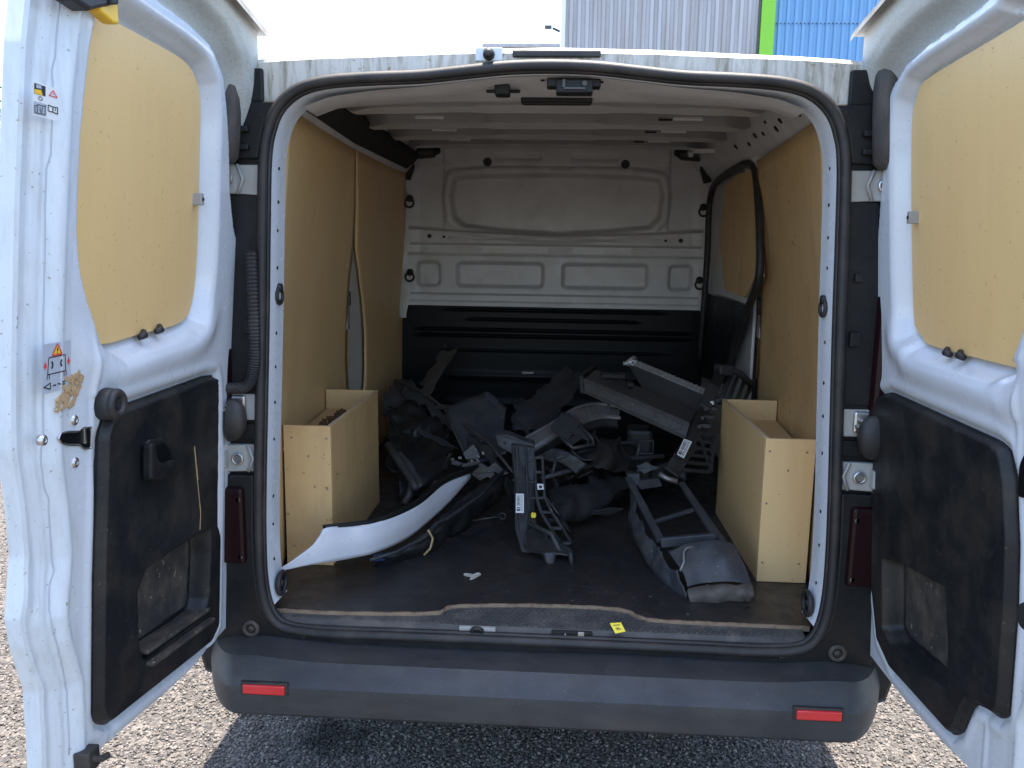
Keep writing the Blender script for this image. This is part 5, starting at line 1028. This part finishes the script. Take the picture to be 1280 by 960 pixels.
# ================================================================== SURROUNDINGS
# ground: one sheet to the horizon
def gravel_mat(name, island):
    m = bpy.data.materials.new(name); m.use_nodes = True; t = m.node_tree; N = t.nodes; L = t.links; b = N['Principled BSDF']; b.inputs['Roughness'].default_value = .85
    geo = N.new('ShaderNodeNewGeometry'); r = N.new('ShaderNodeValToRGB'); e = r.color_ramp.elements
    e[0].position = 0; e[0].color = (.05,.047,.044,1); e[1].position = 1; e[1].color = (.22,.197,.175,1)
    x = e.new(.45); x.color = (.105,.095,.086,1); x = e.new(.75); x.color = (.155,.136,.12,1)
    if island: L.new(geo.outputs['Random Per Island'], r.inputs[0])
    else:
        v = N.new('ShaderNodeTexVoronoi'); v.inputs['Scale'].default_value = 85; L.new(geo.outputs['Position'], v.inputs['Vector'])
        s = N.new('ShaderNodeSeparateColor'); L.new(v.outputs['Color'], s.inputs[0]); L.new(s.outputs[0], r.inputs[0])
        bp = N.new('ShaderNodeBump'); bp.inputs['Strength'].default_value = 1.0; bp.inputs['Distance'].default_value = .012; bp.invert = True
        L.new(v.outputs['Distance'], bp.inputs['Height']); L.new(bp.outputs[0], b.inputs['Normal'])
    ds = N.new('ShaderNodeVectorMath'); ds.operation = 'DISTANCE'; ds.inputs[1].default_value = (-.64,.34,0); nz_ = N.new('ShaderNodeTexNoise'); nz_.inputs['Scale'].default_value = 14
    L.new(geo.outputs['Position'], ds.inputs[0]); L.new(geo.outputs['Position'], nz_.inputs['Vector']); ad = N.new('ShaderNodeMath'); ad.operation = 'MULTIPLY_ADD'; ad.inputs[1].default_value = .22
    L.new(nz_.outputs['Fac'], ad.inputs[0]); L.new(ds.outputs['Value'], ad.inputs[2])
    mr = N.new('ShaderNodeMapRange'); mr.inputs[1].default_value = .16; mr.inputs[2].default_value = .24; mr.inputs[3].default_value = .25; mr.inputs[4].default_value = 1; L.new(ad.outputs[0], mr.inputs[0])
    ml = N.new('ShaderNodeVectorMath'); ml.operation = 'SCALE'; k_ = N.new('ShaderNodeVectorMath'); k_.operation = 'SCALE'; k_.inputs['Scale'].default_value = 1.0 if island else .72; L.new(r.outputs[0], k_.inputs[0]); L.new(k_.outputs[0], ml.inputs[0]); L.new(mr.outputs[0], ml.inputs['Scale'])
    L.new(ml.outputs[0], b.inputs['Base Color']); return m
M['ground'] = gravel_mat('gravel_bed', False); M['stone'] = gravel_mat('gravel_stone', True)
mesh_obj('ground', [(-600,-600,0),(600,-600,0),(600,600,0),(-600,600,0)], [(0,1,2,3)], 'ground', None, kind='structure')
ico = bmesh.new(); bmesh.ops.create_icosphere(ico, subdivisions=1, radius=1); iv = np.array([v.co[:] for v in ico.verts]); itf = np.array([[v.index for v in f.verts] for f in ico.faces]); ico.free()
var = [iv*(1+rng.uniform(-.32,.32,(len(iv),1)))*np.array([1,.8,.62]) for _ in range(24)]
qx = rng.uniform(-4.6,3.4,480000); qy = rng.uniform(-1.6,4.6,480000); far = np.hypot(qx-.03, qy+.2)        # thins out with distance from the tail of the van
keep = (rng.random(480000) < np.clip(1.1-far/3.9, 0, 1)*np.where(far < 2.1, 1, .75)) & ~((np.abs(qx) < .8) & (qy > 1.0))
cx, cy = qx[keep], qy[keep]; n = len(cx)
size = rng.uniform(.0026,.0056,n)*(1+.35*(rng.random(n) < .12)); ang = rng.uniform(0,6.283,n); til = rng.uniform(-.5,.5,n)
k = len(iv); Vg = np.zeros((n,k,3)); vi = rng.integers(0,24,n)
base = np.array(var)[vi]*size[:,None,None]
ca, sa = np.cos(ang)[:,None], np.sin(ang)[:,None]; ct, st = np.cos(til)[:,None], np.sin(til)[:,None]
y1 = base[:,:,1]*ct-base[:,:,2]*st; z1 = base[:,:,1]*st+base[:,:,2]*ct
Vg[:,:,0] = base[:,:,0]*ca-y1*sa+cx[:,None]; Vg[:,:,1] = base[:,:,0]*sa+y1*ca+cy[:,None]; Vg[:,:,2] = z1+(size*rng.uniform(.1,.9,n))[:,None]
Ff = (itf[None]+(np.arange(n)*k)[:,None,None]).reshape(-1)
me = bpy.data.meshes.new('gravel'); me.vertices.add(n*k); me.vertices.foreach_set('co', Vg.reshape(-1)); nf = n*len(itf)
me.loops.add(nf*3); me.loops.foreach_set('vertex_index', Ff.astype(np.int32)); me.polygons.add(nf); me.polygons.foreach_set('loop_start', np.arange(0,nf*3,3,dtype=np.int32)); me.polygons.foreach_set('loop_total', np.full(nf,3,dtype=np.int32))
me.update(calc_edges=True); me.materials.append(M['stone']); go = bpy.data.objects.new('gravel', me); COL.objects.link(go)
tag(go, 'loose pale gravel chippings covering the yard under and around the van', 'gravel', kind='stuff')

# industrial hall behind the van
hall = empty('industrial_building', (4,18,0), label='industrial hall with pale grey and blue corrugated cladding parted by a bright green corner strip', cat='building', kind='thing')
YH = 18.0
xg0 = (0.023, 18.000, 6.956)[0]; xg1 = (4.477, 18.000, 6.953)[0]; xb0 = (4.802, 18.000, 6.953)[0]
def cladding(x0, x1, y, pitch, dep, m, z0=0, z1=9.0):
    V = []; n = int(round((x1-x0)/pitch)); xs_ = []
    for i in range(n):
        a = x0+i*pitch
        xs_ += [(a,0),(a+pitch*.42,0),(a+pitch*.52,-dep),(a+pitch*.90,-dep)]
    xs_.append((x0+n*pitch,0))
    for x, d in xs_: V += [(x,y+d,z0),(x,y+d,z1)]
    return mesh_obj('cladding_sheet', V, gridfaces(len(xs_),2), m, hall)
wp = (xg1-xg0)/4
for i in range(4): cladding(xg0+i*wp, xg0+(i+1)*wp-.004, YH+(.006 if i % 2 else 0), wp/6, .05, 'greysheet')
for i in range(6): cladding(xb0+i*1.08, xb0+(i+1)*1.08-.004, YH+(.006 if i % 2 else 0), .18, .04, 'bluesheet')
b = MB(); b.box(((xg1+xb0)/2, YH-.05, 4.5),(xb0-xg1-.01,.14,9.0)); b.build('corner_strip', 'green', hall, bevel=.01)
b = MB(); b.box((xg1-.03, YH-.03, 4.5),(.05,.10,9.0)); b.build('drain_pipe', 'tank', hall)
rv = MB(); zr = (5.391, 18.000, 6.779)[2]
for i in range(60): rv.cyl((xb0+.05+i*.09,YH-.052,zr),(xb0+.05+i*.09,YH-.03,zr),.016,n=6)
rv.build('cladding_screws', 'ink', hall, kind='stuff')
b = MB(); b.box((4.5,YH+10.1,4.5),(9-.2,20,8.9)); b.build('hall_body', 'greysheet', hall)
b = MB(); b.box((xg0-.05,YH,4.5),(.10,.16,9.0)); b.build('corner_trim', 'label', hall)
q0 = (-1.913, 18.000, 6.336); q1 = (-0.091, 18.000, 6.320); b = MB(); b.box(((q0[0]+q1[0])/2, YH+.3, (q0[2]+q1[2])/2-.02),(q1[0]-q0[0],.6,.07)); b.build('canopy', 'greysheet', hall)
q = (-0.210, 18.000, 6.604); b = MB(); b.tube([(q1[0]-.02,YH-.05,q[2]),(q[0]-.05,YH-.2,q[2]+.03)], .03, 8); b.box((q[0]-.16,YH-.2,q[2]+.05),(.16,.12,.07)); b.build('lamp_arm', 'tank', hall, bevel=.01)

# tree at the far left
tr = empty('tree', (-11.7,12.5,0), label='leafy yellow green tree beyond the left door', cat='tree')
b = MB(); b.tube([(-11.7,12.5,0),(-11.75,12.5,1.0),(-11.65,12.6,2.2),(-11.8,12.5,3.6)], [.16,.13,.10,.04], 10)
rs = random.Random(21)
for i in range(14):
    a = rs.random()*6.28; z0 = 1.0+rs.random()*2.2; r = .9+rs.random()*.9
    b.tube([(-11.7,12.5,z0),(-11.7+r*.5*math.cos(a),12.5+r*.5*math.sin(a),z0+.35),(-11.7+r*math.cos(a),12.5+r*math.sin(a),z0+.8)], [.05,.03,.012], 6)
b.build('trunk', mat('bark', (.12,.09,.06), .9, bump=.8, bump_scale=30), tr, True)
V = []; F = []; 
cl_ = [(rs.uniform(-1.6,1.6), rs.uniform(-1.6,1.6), rs.uniform(.5,4.3)) for _ in range(70)]
for cx_, cy_, cz_ in cl_:
    if (cx_/1.9)**2+(cy_/1.9)**2+((cz_-2.3)/2.4)**2 > 1: continue
    for i in range(170):
        p = Vector((rs.gauss(cx_,.26), rs.gauss(cy_,.26), rs.gauss(cz_,.22)))+Vector((-11.7,12.5,0))
        u = Vector((rs.gauss(0,1),rs.gauss(0,1),rs.gauss(0,1))).normalized(); v = u.orthogonal().normalized(); s = rs.uniform(.035,.065); n0 = len(V)
        V += [p-u*s, p+v*s*.5, p+u*s, p-v*s*.5]; F.append((n0,n0+1,n0+2,n0+3))
lm = mat('leaf', (.075,.115,.018), .55, var=.4, var_scale=(2,2,2)); 
mesh_obj('crown', V, F, lm, tr)
